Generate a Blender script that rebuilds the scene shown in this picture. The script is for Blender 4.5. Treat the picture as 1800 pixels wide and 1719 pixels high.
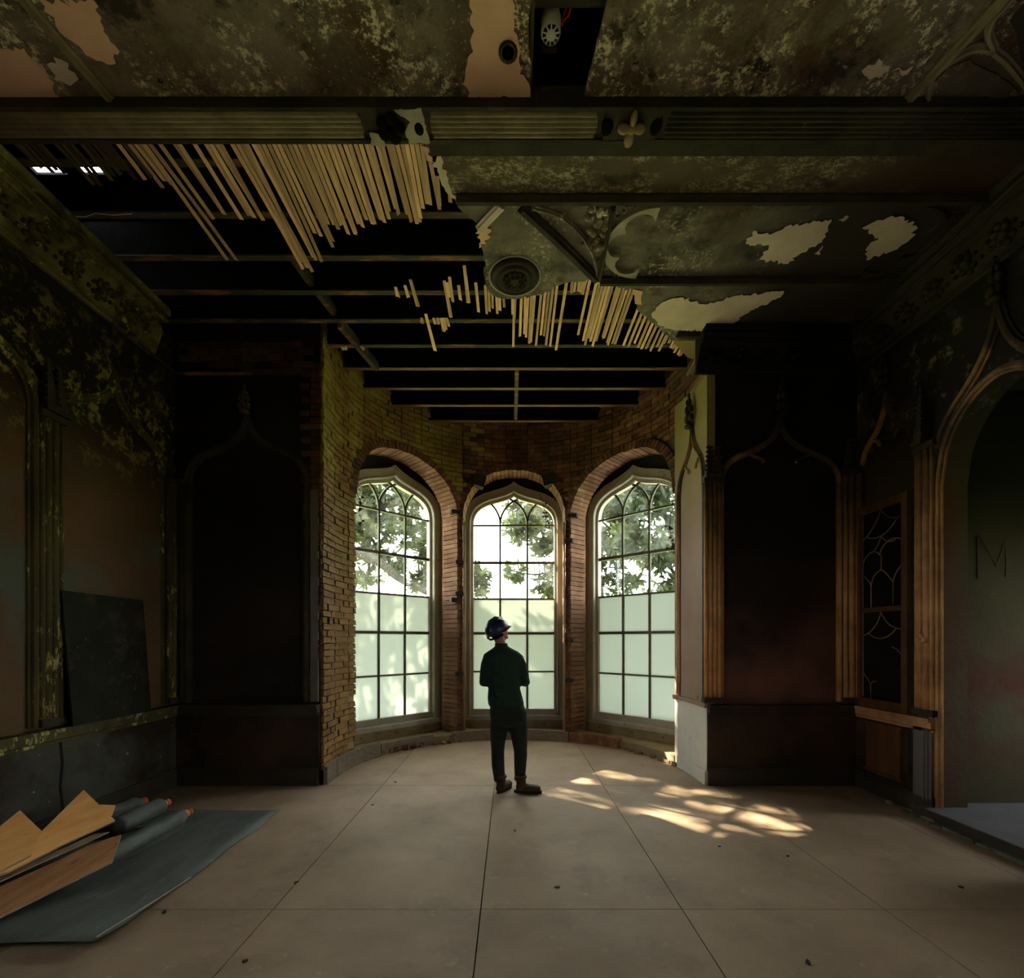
import bpy, bmesh, math, random
from mathutils import Vector, Matrix

# ------------------------------------------------------------------ scene, camera, world, sun, exposure
for _o in list(bpy.data.objects):
    bpy.data.objects.remove(_o)
SC = bpy.context.scene
COL = SC.collection
FPX, VX, VY, CH = 833.0, 897.0, 1125.0, 1.62      # focal length (px of an 1800 px frame), principal vanishing point, eye height

cam_d = bpy.data.cameras.new('camera')
cam_d.sensor_fit = 'HORIZONTAL'
cam_d.sensor_width = 36.0
cam_d.lens = 36.0 * FPX / 1800.0
cam_d.shift_x = (900.0 - VX) / 1800.0
cam_d.shift_y = (VY - 859.5) / 1800.0
cam_d.clip_start = 0.05
cam_d.clip_end = 400
cam = bpy.data.objects.new('camera', cam_d)
COL.objects.link(cam)
cam.location = (0, 0, CH)
cam.rotation_euler = (math.pi / 2, 0, 0)
SC.camera = cam

W = bpy.data.worlds.new('sky')
SC.world = W
W.use_nodes = True
_nt = W.node_tree
for _n in list(_nt.nodes):
    _nt.nodes.remove(_n)
_out = _nt.nodes.new('ShaderNodeOutputWorld')
_bg = _nt.nodes.new('ShaderNodeBackground')
_bg.inputs['Color'].default_value = (0.97, 0.985, 1.0, 1)
_bg.inputs['Strength'].default_value = 13.5
_nt.links.new(_bg.outputs[0], _out.inputs[0])

SUN_DIR = Vector((1.08, -0.84, -1.0)).normalized()
sun_d = bpy.data.lights.new('sun', 'SUN')
sun_d.energy = 46.0
sun_d.angle = math.radians(0.55)
sun_d.color = (1.0, 0.86, 0.66)
sun = bpy.data.objects.new('sun', sun_d)
COL.objects.link(sun)
sun.rotation_euler = SUN_DIR.to_track_quat('-Z', 'Y').to_euler()
sun.location = (-6, 14, 9)

SC.view_settings.view_transform = 'Standard'
SC.view_settings.look = 'None'
SC.view_settings.exposure = 0.28
SC.view_settings.gamma = 1.0
SC.view_settings.use_curve_mapping = False
SC.cycles.use_denoising = True
SC.cycles.max_bounces = 10
SC.cycles.diffuse_bounces = 5
SC.cycles.transparent_max_bounces = 12
SC.cycles.sample_clamp_indirect = 6.0
SC.cycles.caustics_reflective = False
SC.cycles.caustics_refractive = False

# ------------------------------------------------------------------ the room's measures (metres)
XL, XR, YF, YB = -3.77, 3.90, 5.33, -1.9          # left wall, right wall, flank walls beside the bay, wall behind
ZC, ZTOP = 4.98, 5.62                             # ceiling, deck above the joists
BX, BY, BR = 0.060, 5.60, 2.16                    # bay: centre and radius
JL, JR = BX - BR, BX + BR                         # bay jambs


def on_z(x, y, z):            # picture measure of a point known to lie at height z
    d = FPX * (CH - z) / (y - VY)
    return Vector(((x - VX) / FPX * d, d, z))


def on_x(x, y, X):            # ... on a side wall plane
    d = FPX * X / (x - VX)
    return Vector((X, d, CH + (VY - y) / FPX * d))


def on_y(x, y, D):            # ... on a plane facing the eye
    return Vector(((x - VX) / FPX * D, D, CH + (VY - y) / FPX * D))


# ------------------------------------------------------------------ materials
def nodes_of(name):
    m = bpy.data.materials.new(name)
    m.use_nodes = True
    nt = m.node_tree
    for n in list(nt.nodes):
        nt.nodes.remove(n)
    out = nt.nodes.new('ShaderNodeOutputMaterial')
    return m, nt, out


def c4(c):
    return (c[0], c[1], c[2], 1.0)


def surf(name, c1, c2, scale=3.0, detail=6, rough=0.85, bump=0.25, bscale=None, lo=0.35, hi=0.65,
         patches=(), stretch=(1, 1, 1), zband=None, spec=0.2, coords='pos', island=0.0, dist=0.02):
    """two-tone noisy surface; patches: (colour, scale, lo, hi, rough_noise, z0, z1, fade) flakes of another colour limited in height"""
    m, nt, out = nodes_of(name)
    N, L = nt.nodes.new, nt.links.new
    b = N('ShaderNodeBsdfPrincipled')
    b.inputs['Roughness'].default_value = rough
    b.inputs['Specular IOR Level'].default_value = spec
    L(b.outputs[0], out.inputs[0])
    if coords == 'pos':
        g = N('ShaderNodeNewGeometry')
        P = g.outputs['Position']
    else:
        g = N('ShaderNodeTexCoord')
        P = g.outputs['Object']
    mp = N('ShaderNodeMapping')
    mp.inputs['Scale'].default_value = stretch
    L(P, mp.inputs['Vector'])
    PV = mp.outputs[0]

    def noise(sc, det=6, r=0.6, off=0.0):
        n = N('ShaderNodeTexNoise')
        n.inputs['Scale'].default_value = sc
        n.inputs['Detail'].default_value = det
        n.inputs['Roughness'].default_value = r
        if off:
            mm = N('ShaderNodeMapping')
            mm.inputs['Location'].default_value = (off, off * 1.7, -off)
            L(PV, mm.inputs['Vector'])
            L(mm.outputs[0], n.inputs['Vector'])
        else:
            L(PV, n.inputs['Vector'])
        return n.outputs['Fac']

    def rng(sock, a, bb, o0=0.0, o1=1.0):
        r = N('ShaderNodeMapRange')
        r.inputs['From Min'].default_value = a
        r.inputs['From Max'].default_value = bb
        r.inputs['To Min'].default_value = o0
        r.inputs['To Max'].default_value = o1
        L(sock, r.inputs['Value'])
        return r.outputs[0]

    def mul(a, bb):
        q = N('ShaderNodeMath')
        q.operation = 'MULTIPLY'
        L(a, q.inputs[0])
        if isinstance(bb, float):
            q.inputs[1].default_value = bb
        else:
            L(bb, q.inputs[1])
        return q.outputs[0]

    def mixc(f, a, bb):
        x = N('ShaderNodeMix')
        x.data_type = 'RGBA'
        if isinstance(f, float):
            x.inputs['Factor'].default_value = f
        else:
            L(f, x.inputs['Factor'])
        for s, v in ((6, a), (7, bb)):
            if isinstance(v, tuple):
                x.inputs[s].default_value = c4(v)
            else:
                L(v, x.inputs[s])
        return x.outputs[2]

    n0 = noise(scale, detail)
    col = mixc(rng(n0, lo, hi), tuple(c1), tuple(c2))
    z = None
    for i, pt in enumerate(patches):
        pc, ps, plo, phi, pr = pt[:5]
        f = rng(noise(ps, 9, pr, 3.1 + 2.3 * i), plo, phi)
        if isinstance(pt[-1], tuple):            # flakes gathered in drifts: (scale, lo, hi)
            f = mul(f, rng(noise(pt[-1][0], 5, 0.6, 7.7 + 1.9 * i), pt[-1][1], pt[-1][2]))
            pt = pt[:-1]
        if len(pt) > 5:
            if z is None:
                sp = N('ShaderNodeSeparateXYZ')
                L(P, sp.inputs[0])
                z = sp.outputs
            ax = pt[8] if len(pt) > 8 else 2
            f = mul(f, rng(z[ax], pt[5] - pt[7], pt[5] + pt[7]))
            f = mul(f, rng(z[ax], pt[6] - pt[7], pt[6] + pt[7], 1.0, 0.0))
        col = mixc(f, col, tuple(pc))
    if island:
        gi = N('ShaderNodeNewGeometry')
        oi = N('ShaderNodeObjectInfo')
        s = N('ShaderNodeMath')
        s.operation = 'ADD'
        L(gi.outputs['Random Per Island'], s.inputs[0])
        L(oi.outputs['Random'], s.inputs[1])
        fr = N('ShaderNodeMath')
        fr.operation = 'FRACT'
        L(s.outputs[0], fr.inputs[0])
        hv = N('ShaderNodeHueSaturation')
        L(col, hv.inputs['Color'])
        L(rng(fr.outputs[0], 0, 1, 1 - island, 1 + island), hv.inputs['Value'])
        col = hv.outputs[0]
    L(col, b.inputs['Base Color'])
    if bump:
        bp = N('ShaderNodeBump')
        bp.inputs['Strength'].default_value = bump
        bp.inputs['Distance'].default_value = dist
        L(noise(bscale or scale * 6, 8, 0.65), bp.inputs['Height'])
        L(bp.outputs[0], b.inputs['Normal'])
    return m


def wood(name, c1, c2, scale=2.0, rough=0.75, axis=1, island=0.25, bump=0.15):
    st = [14, 14, 14]
    st[axis] = 1.0
    return surf(name, c1, c2, scale=scale, rough=rough, stretch=tuple(st), bump=bump, bscale=scale * 3, island=island, dist=0.004)


MAT = {}
MAT['floor'] = surf('floor_hardboard', (0.291, 0.203, 0.135), (0.376, 0.269, 0.186), scale=1.6, rough=0.62, bump=0.06, bscale=30, island=0.05, spec=0.25,
                    patches=(((0.231, 0.166, 0.119), 2.3, 0.52, 0.74, 0.7), ((0.428, 0.348, 0.28), 14, 0.60, 0.70, 0.75), ((0.145, 0.104, 0.0719), 26, 0.68, 0.74, 0.65)))
MAT['floor_dark'] = surf('floor_void', (0.02, 0.018, 0.015), (0.03, 0.025, 0.02))
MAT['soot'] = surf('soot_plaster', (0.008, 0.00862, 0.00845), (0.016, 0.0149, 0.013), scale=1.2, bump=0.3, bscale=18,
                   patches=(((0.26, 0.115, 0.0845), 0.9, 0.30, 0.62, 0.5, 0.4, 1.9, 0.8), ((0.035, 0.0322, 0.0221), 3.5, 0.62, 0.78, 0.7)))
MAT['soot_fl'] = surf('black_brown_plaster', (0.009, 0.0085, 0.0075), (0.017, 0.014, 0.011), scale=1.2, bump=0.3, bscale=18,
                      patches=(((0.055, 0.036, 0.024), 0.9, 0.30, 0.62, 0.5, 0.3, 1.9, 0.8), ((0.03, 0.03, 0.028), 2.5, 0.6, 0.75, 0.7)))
MAT['soot_l'] = surf('left_wall_plaster', (0.0931, 0.0624, 0.033), (0.156, 0.0851, 0.0407), scale=0.9, bump=0.3, bscale=16,
                     patches=(((0.0149, 0.0124, 0.0088), 1.3, 0.28, 0.42, 0.6, 3.3, 5.9, 0.4),
                              ((0.31, 0.261, 0.066), 7.0, 0.525, 0.58, 0.80, 3.40, 4.35, 0.35),
                              ((0.0994, 0.108, 0.077), 1.4, 0.5, 0.62, 0.6, 0.9, 2.9, 0.5),
                              ((0.0248, 0.0204, 0.0132), 2.6, 0.55, 0.7, 0.7, -1, 1.9, 0.5),
                              ((0.373, 0.318, 0.154), 26, 0.72, 0.74, 0.6)))
MAT['soot_r'] = surf('right_wall_plaster', (0.078, 0.06, 0.035), (0.132, 0.0936, 0.056), scale=0.8, bump=0.3, bscale=16,
                     patches=(((0.0168, 0.0144, 0.0126), 1.2, 0.36, 0.5, 0.6, 3.3, 5.9, 0.4),
                              ((0.24, 0.198, 0.119), 5.5, 0.55, 0.66, 0.75, 3.6, 4.5, 0.2),
                              ((0.132, 0.042, 0.0252), 1.2, 0.45, 0.6, 0.5, 0.3, 1.8, 0.5)))
MAT['niche'] = surf('niche_plaster', (0.079, 0.065, 0.036), (0.126, 0.105, 0.06), scale=0.7, bump=0.2, bscale=14,
                    patches=(((0.0126, 0.0115, 0.0108), 1.0, 0.2, 0.4, 0.5, 2.6, 5.0, 0.5),
                             ((0.126, 0.042, 0.0264), 1.5, 0.42, 0.56, 0.5, 0.6, 1.5, 0.3)))
MAT['mould_l'] = surf('left_moulding', (0.048, 0.0406, 0.0196), (0.105, 0.087, 0.0336), scale=4, bump=0.35, bscale=40,
                      stretch=(1, 1, 0.28), patches=(((0.495, 0.45, 0.154), 11, 0.555, 0.60, 0.8),))
MAT['mould_dk'] = surf('soot_moulding', (0.03, 0.026, 0.018), (0.06, 0.05, 0.03), scale=4, bump=0.35, bscale=40,
                       patches=(((0.16, 0.14, 0.075), 12, 0.64, 0.69, 0.8),))
MAT['mould_r'] = surf('gilded_brown_moulding', (0.366, 0.181, 0.0811), (0.703, 0.39, 0.175), scale=3, bump=0.25, bscale=40, rough=0.6,
                      patches=(((0.0618, 0.0452, 0.0324), 1.4, 0.30, 0.50, 0.6, 2.9, 6, 0.6),))
MAT['cornice_l'] = surf('left_cornice', (0.0935, 0.0825, 0.03), (0.238, 0.21, 0.075), scale=3.5, bump=0.4, bscale=30,
                        patches=(((0.0306, 0.024, 0.015), 3.0, 0.5, 0.62, 0.7), ((0.612, 0.54, 0.15), 12, 0.60, 0.64, 0.75)))
MAT['ceil'] = surf('ceiling_plaster', (0.149, 0.119, 0.09), (0.27, 0.223, 0.173), scale=2.2, bump=0.45, bscale=26, lo=0.38, hi=0.62,
                   patches=(((0.101, 0.058, 0.03), 1.4, 0.48, 0.62, 0.7), ((0.135, 0.135, 0.105), 1.1, 0.50, 0.6, 0.6), ((0.0405, 0.0324, 0.0255), 2.1, 0.54, 0.62, 0.75),
                            ((0.756, 0.675, 0.51), 20, 0.52, 0.56, 0.82, (2.4, 0.475, 0.56)), ((0.675, 0.594, 0.435), 34, 0.58, 0.62, 0.8, (1.3, 0.42, 0.6)), ((0.0189, 0.0162, 0.0135), 5.5, 0.64, 0.67, 0.7),
                            ((0.0405, 0.0324, 0.0255), 0.9, 0.30, 0.5, 0.5, 2.8, 9.0, 0.7, 0)))
MAT['ceil_far'] = surf('far_ceiling_plaster', (0.126, 0.111, 0.088), (0.225, 0.204, 0.17), scale=2.6, bump=0.4, bscale=26, lo=0.38, hi=0.62,
                       patches=(((0.045, 0.0405, 0.032), 1.9, 0.50, 0.62, 0.7), ((0.54, 0.484, 0.37), 24, 0.53, 0.57, 0.82, (2.4, 0.50, 0.58)), ((0.09, 0.0528, 0.032), 1.6, 0.56, 0.66, 0.7),
                                ((0.045, 0.0361, 0.03), 0.9, 0.2, 0.4, 0.5, 2.1, 9.0, 0.5, 0)))
MAT['border'] = surf('flaking_border', (0.0864, 0.0658, 0.0432), (0.144, 0.109, 0.072), scale=2.0, bump=0.4, bscale=30, stretch=(0.8, 1.2, 1),
                     patches=(((0.461, 0.399, 0.259), 30, 0.50, 0.545, 0.85, (3.0, 0.44, 0.56)), ((0.0288, 0.021, 0.0158), 2.2, 0.60, 0.7, 0.6), ((0.0576, 0.035, 0.0238), 1.0, 0.2, 0.4, 0.5, 2.2, 9.0, 0.9, 0)))
MAT['cream'] = surf('bare_cream_plaster', (0.625, 0.504, 0.42), (0.75, 0.624, 0.543), scale=4, bump=0.1, bscale=40)
MAT['tan'] = surf('bare_tan_plaster', (0.742, 0.453, 0.34), (0.85, 0.539, 0.41), scale=3, bump=0.1, bscale=40)
MAT['greyplaster'] = surf('raw_grey_plaster', (0.36, 0.34, 0.27), (0.46, 0.43, 0.34), scale=9, bump=0.4, bscale=50)
MAT['brick'] = surf('red_brick', (0.16, 0.065, 0.035), (0.25, 0.12, 0.065), scale=6, bump=0.5, bscale=60, island=0.4, dist=0.006,
                    patches=(((0.30, 0.24, 0.15), 3.0, 0.55, 0.68, 0.7), ((0.10, 0.065, 0.042), 2.0, 0.50, 0.7, 0.6, 3.6, 6, 0.6)))
MAT['brick_lime'] = surf('limewashed_brick', (0.206, 0.115, 0.0422), (0.275, 0.158, 0.0598), scale=7, bump=0.8, bscale=45, island=0.16, dist=0.012,
                         patches=(((0.378, 0.31, 0.072), 1.5, 0.40, 0.60, 0.6, 2.9, 5.2, 0.8), ((0.385, 0.287, 0.151), 9, 0.60, 0.68, 0.8), ((0.0892, 0.046, 0.02), 9, 0.60, 0.70, 0.75), ((0.063, 0.0387, 0.02), 28, 0.56, 0.66, 0.8), ((0.45, 0.361, 0.2), 20, 0.60, 0.70, 0.8)))
MAT['brick_soot'] = surf('sooty_red_brick', (0.068, 0.032, 0.0224), (0.128, 0.0576, 0.0384), scale=6, bump=0.5, bscale=60, island=0.35, dist=0.006)
MAT['brick_rev'] = surf('tan_reveal_brick', (0.115, 0.0502, 0.0282), (0.181, 0.0875, 0.0513), scale=5, bump=0.5, bscale=60, island=0.22, dist=0.006,
                        patches=(((0.246, 0.148, 0.0925), 5.0, 0.52, 0.66, 0.75),))
MAT['mould_grey'] = surf('grey_ceiling_moulding', (0.20, 0.165, 0.105), (0.31, 0.26, 0.17), scale=6, bump=0.3, bscale=40)
MAT['mortar'] = surf('lime_mortar', (0.26, 0.19, 0.105), (0.36, 0.27, 0.15), scale=12, bump=0.5, bscale=60)
MAT['mortar_dk'] = surf('sooty_mortar', (0.05, 0.036, 0.024), (0.09, 0.065, 0.045), scale=12, bump=0.5, bscale=60)
MAT['char'] = surf('charred_timber', (0.006, 0.0065, 0.007), (0.012, 0.011, 0.010), scale=6, bump=0.6, bscale=40, rough=0.95, spec=0.03)
MAT['joist_edge'] = surf('joist_timber', (0.05, 0.055, 0.042), (0.085, 0.065, 0.035), scale=3, bump=0.4, bscale=50,
                         patches=(((0.30, 0.14, 0.045), 3.1, 0.52, 0.66, 0.6),), stretch=(1, 4, 4))
MAT['joist_new'] = surf('brown_joist_timber', (0.13, 0.075, 0.035), (0.22, 0.125, 0.055), scale=3, bump=0.3, bscale=50, stretch=(1, 8, 8))
MAT['lath'] = surf('lath_timber', (0.637, 0.4, 0.251), (0.9, 0.598, 0.394), scale=3.0, stretch=(14, 1.2, 14), bump=0.4, bscale=9, island=0.35, dist=0.004,
                   patches=(((0.213, 0.117, 0.0764), 5, 0.60, 0.72, 0.7),))
MAT['lath_dk'] = surf('smoked_lath', (0.06, 0.042, 0.022), (0.12, 0.085, 0.042), scale=3.0, stretch=(14, 1.2, 14), bump=0.4, bscale=9, island=0.4, dist=0.004)  # the lath timber in a darker tone
MAT['frame'] = surf('window_paint', (0.352, 0.321, 0.265), (0.448, 0.416, 0.353), scale=3, bump=0.12, bscale=40, rough=0.55,
                    patches=(((0.171, 0.119, 0.0882), 5, 0.60, 0.72, 0.7),))
MAT['bar'] = surf('glazing_bar_paint', (0.09, 0.095, 0.065), (0.13, 0.13, 0.09), scale=5, bump=0.1, bscale=60)
MAT['void'] = surf('sooty_recess', (0.022, 0.021, 0.018), (0.04, 0.035, 0.028), scale=4, bump=0.3)  # shade of the void around the frames put into the colour
MAT['apron'] = surf('apron_render', (0.22, 0.165, 0.095), (0.33, 0.26, 0.155), scale=4, bump=0.3, bscale=30,
                    patches=(((0.06, 0.045, 0.03), 5, 0.6, 0.72, 0.7),))
MAT['oldwood'] = surf('grey_old_wood', (0.17, 0.135, 0.10), (0.26, 0.21, 0.16), scale=3, stretch=(4, 4, 14), bump=0.4, bscale=14, island=0.2)
MAT['jamb'] = surf('jamb_plaster', (0.284, 0.2, 0.143), (0.337, 0.244, 0.18), scale=1.4, bump=0.15, bscale=26,
                   patches=(((0.153, 0.0968, 0.0613), 4, 0.62, 0.72, 0.7), ((0.337, 0.262, 0.116), 1.4, 0.3, 0.6, 0.5, 3.5, 6, 0.6)))
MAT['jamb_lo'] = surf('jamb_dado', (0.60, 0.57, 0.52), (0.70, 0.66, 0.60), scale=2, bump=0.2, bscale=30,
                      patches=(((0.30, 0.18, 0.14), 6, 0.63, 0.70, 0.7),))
MAT['dado'] = surf('dado_wood', (0.045, 0.028, 0.017), (0.08, 0.045, 0.026), scale=2, bump=0.2, bscale=24, rough=0.55,
                   patches=(((0.02, 0.016, 0.012), 1.4, 0.45, 0.6, 0.6),))
MAT['dado_l'] = surf('left_dado', (0.05, 0.05, 0.04), (0.095, 0.092, 0.07), scale=1.3, bump=0.35, bscale=24,
                     patches=(((0.035, 0.022, 0.014), 1.0, 0.42, 0.55, 0.6), ((0.33, 0.31, 0.20), 17, 0.68, 0.70, 0.6)))
MAT['dado_wood'] = surf('brown_panel_wood', (0.10, 0.045, 0.02), (0.18, 0.085, 0.035), scale=2, stretch=(3, 3, 0.6), bump=0.2, rough=0.5)
MAT['skirt'] = surf('skirting_paint', (0.04, 0.035, 0.026), (0.065, 0.052, 0.036), scale=3, bump=0.2, rough=0.6)
MAT['greystile'] = surf('grey_stile_paint', (0.14, 0.13, 0.115), (0.18, 0.165, 0.145), scale=3, bump=0.15)
MAT['step'] = surf('step_boarding', (0.12, 0.116, 0.125), (0.148, 0.144, 0.15), scale=3, bump=0.1)
MAT['stone'] = surf('step_edge_stone', (0.10, 0.105, 0.085), (0.2, 0.2, 0.16), scale=14, bump=0.6)
MAT['iron'] = surf('black_iron', (0.02, 0.018, 0.015), (0.045, 0.035, 0.028), scale=9, bump=0.4)
MAT['rust'] = surf('pinkish_conduit', (0.30, 0.18, 0.12), (0.40, 0.27, 0.19), scale=9, bump=0.3)
MAT['came'] = surf('lead_came', (0.30, 0.23, 0.12), (0.40, 0.31, 0.17), scale=8, bump=0.2, rough=0.5)
MAT['cabframe'] = surf('cabinet_brown_wood', (0.10, 0.05, 0.022), (0.17, 0.09, 0.04), scale=3, stretch=(3, 3, 0.8), bump=0.15, rough=0.45)
MAT['blackglass'] = surf('sooty_glass', (0.008, 0.008, 0.007), (0.014, 0.013, 0.011), scale=3, bump=0.05, rough=0.35, spec=0.3)
MAT['mat'] = surf('dark_slate_sheet', (0.0903, 0.0999, 0.0958), (0.14, 0.151, 0.141), scale=2.2, stretch=(2.4, 0.8, 1), bump=0.12, bscale=24, rough=0.7,
                  patches=(((0.226, 0.239, 0.218), 3.5, 0.58, 0.75, 0.7),))
MAT['ply'] = surf('plywood_face', (0.828, 0.36, 0.112), (0.9, 0.512, 0.176), scale=1.5, stretch=(9, 1.6, 5), bump=0.1, rough=0.65, island=0.12,
                  patches=(((0.463, 0.166, 0.0469), 3.0, 0.66, 0.72, 0.5),))
MAT['ply_red'] = surf('plywood_face_reddish', (0.58, 0.284, 0.13), (0.773, 0.409, 0.208), scale=1.5, stretch=(9, 1.6, 5), bump=0.1, rough=0.65,
                      patches=(((0.331, 0.132, 0.0585), 3.4, 0.62, 0.70, 0.5),))
MAT['ply_edge'] = surf('plywood_edge', (0.34, 0.27, 0.18), (0.42, 0.34, 0.24), scale=30, bump=0.2)
MAT['roll'] = surf('grey_membrane', (0.10, 0.112, 0.10), (0.155, 0.17, 0.155), scale=6, bump=0.3, bscale=22, rough=0.6)
MAT['orange'] = surf('orange_plastic', (0.62, 0.10, 0.045), (0.72, 0.14, 0.06), scale=4, bump=0.05, rough=0.5)
MAT['greenboard'] = surf('black_green_board', (0.014, 0.015, 0.009), (0.026, 0.026, 0.016), scale=3, bump=0.3, rough=0.7, spec=0.1,
                         patches=(((0.16, 0.14, 0.075), 16, 0.60, 0.64, 0.75, (2.5, 0.45, 0.65)), ((0.05, 0.04, 0.022), 5, 0.55, 0.7, 0.7)))
MAT['white'] = surf('white_plastic', (0.62, 0.62, 0.52), (0.68, 0.68, 0.58), scale=5, bump=0.02, rough=0.4)
MAT['redcable'] = surf('red_cable_sheath', (0.55, 0.02, 0.03), (0.62, 0.03, 0.04), scale=5, bump=0.0, rough=0.4)
MAT['sweater'] = surf('dark_green_knit', (0.014, 0.0297, 0.021), (0.0224, 0.0432, 0.03), scale=40, bump=0.35, bscale=160, rough=0.95, coords='obj')
MAT['trousers'] = surf('black_green_trouser', (0.012, 0.017, 0.014), (0.019, 0.026, 0.021), scale=12, bump=0.3, bscale=70, rough=0.85, coords='obj')
MAT['skin'] = surf('skin', (0.42, 0.20, 0.13), (0.48, 0.24, 0.16), scale=10, bump=0.05, rough=0.55, coords='obj')
MAT['helmet'] = surf('blue_helmet_shell', (0.0084, 0.0182, 0.0504), (0.0105, 0.0224, 0.0595), scale=4, bump=0.0, rough=0.35, spec=0.4, coords='obj')
MAT['boot'] = surf('brown_leather', (0.045, 0.022, 0.012), (0.08, 0.038, 0.02), scale=12, bump=0.2, rough=0.55, coords='obj')
MAT['sole'] = surf('dark_rubber', (0.015, 0.012, 0.010), (0.025, 0.02, 0.016), scale=12, bump=0.2, coords='obj')
MAT['hair'] = surf('dark_hair', (0.02, 0.014, 0.01), (0.035, 0.024, 0.017), scale=40, bump=0.4, coords='obj')
MAT['bark'] = surf('bark', (0.018, 0.0152, 0.012), (0.034, 0.03, 0.024), scale=7, bump=0.6, bscale=30)
MAT['bark_pale'] = surf('hazy_bark', (0.20, 0.19, 0.19), (0.26, 0.25, 0.25), scale=7, bump=0.3)
MAT['lawn'] = surf('lawn', (0.21, 0.24, 0.08), (0.29, 0.32, 0.12), scale=1.2, bump=0.4, bscale=20, rough=0.95)


def leaf_mat(name, c1, c2, tr):
    m, nt, out = nodes_of(name)
    N, L = nt.nodes.new, nt.links.new
    gi, oi = N('ShaderNodeNewGeometry'), N('ShaderNodeObjectInfo')
    s = N('ShaderNodeMath'); s.operation = 'ADD'
    L(gi.outputs['Random Per Island'], s.inputs[0]); L(oi.outputs['Random'], s.inputs[1])
    fr = N('ShaderNodeMath'); fr.operation = 'FRACT'
    L(s.outputs[0], fr.inputs[0])
    x = N('ShaderNodeMix'); x.data_type = 'RGBA'
    L(fr.outputs[0], x.inputs['Factor'])
    x.inputs[6].default_value = c4(c1); x.inputs[7].default_value = c4(c2)
    d = N('ShaderNodeBsdfPrincipled')
    d.inputs['Roughness'].default_value = 0.4
    d.inputs['Specular IOR Level'].default_value = 0.35
    t = N('ShaderNodeBsdfTranslucent')
    L(x.outputs[2], d.inputs['Base Color'])
    hv = N('ShaderNodeHueSaturation'); hv.inputs['Hue'].default_value = 0.47; hv.inputs['Value'].default_value = tr
    L(x.outputs[2], hv.inputs['Color']); L(hv.outputs[0], t.inputs['Color'])
    ms = N('ShaderNodeMixShader'); ms.inputs[0].default_value = 0.5
    L(d.outputs[0], ms.inputs[1]); L(t.outputs[0], ms.inputs[2]); L(ms.outputs[0], out.inputs[0])
    return m


MAT['leaf'] = leaf_mat('magnolia_leaf', (0.011, 0.021, 0.008), (0.042, 0.062, 0.016), 1.3)
MAT['leaf_dk'] = leaf_mat('evergreen_leaf', (0.13, 0.20, 0.03), (0.24, 0.32, 0.05), 1.0)


def glass_mat(name, frosted):
    m, nt, out = nodes_of(name)
    N, L = nt.nodes.new, nt.links.new
    g = N('ShaderNodeNewGeometry')
    nz = N('ShaderNodeTexNoise'); nz.inputs['Scale'].default_value = 2.2; nz.inputs['Detail'].default_value = 5
    L(g.outputs['Position'], nz.inputs['Vector'])
    if frosted:
        t = N('ShaderNodeBsdfTranslucent'); t.inputs['Color'].default_value = (0.31, 0.333, 0.305, 1)
        d = N('ShaderNodeBsdfDiffuse'); d.inputs['Color'].default_value = (0.42, 0.45, 0.40, 1)
        ms = N('ShaderNodeMixShader'); ms.inputs[0].default_value = 0.22
        L(t.outputs[0], ms.inputs[1]); L(d.outputs[0], ms.inputs[2])
        L(ms.outputs[0], out.inputs[0])
    else:
        t = N('ShaderNodeBsdfTransparent'); t.inputs['Color'].default_value = (0.93, 0.96, 0.93, 1)
        gl = N('ShaderNodeBsdfGlossy'); gl.inputs['Roughness'].default_value = 0.05
        d = N('ShaderNodeBsdfTranslucent'); d.inputs['Color'].default_value = (0.75, 0.80, 0.74, 1)
        r = N('ShaderNodeMapRange'); r.inputs['From Min'].default_value = 0.45; r.inputs['From Max'].default_value = 0.75
        r.inputs['To Min'].default_value = 0.002; r.inputs['To Max'].default_value = 0.028
        L(nz.outputs['Fac'], r.inputs['Value'])
        m1 = N('ShaderNodeMixShader'); L(r.outputs[0], m1.inputs[0])
        L(t.outputs[0], m1.inputs[1]); L(d.outputs[0], m1.inputs[2])
        m2 = N('ShaderNodeMixShader'); m2.inputs[0].default_value = 0.04
        L(m1.outputs[0], m2.inputs[1]); L(gl.outputs[0], m2.inputs[2])
        L(m2.outputs[0], out.inputs[0])
    return m


MAT['clear'] = glass_mat('dusty_clear_glass', False)
MAT['frost'] = glass_mat('frosted_glass', True)


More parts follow.
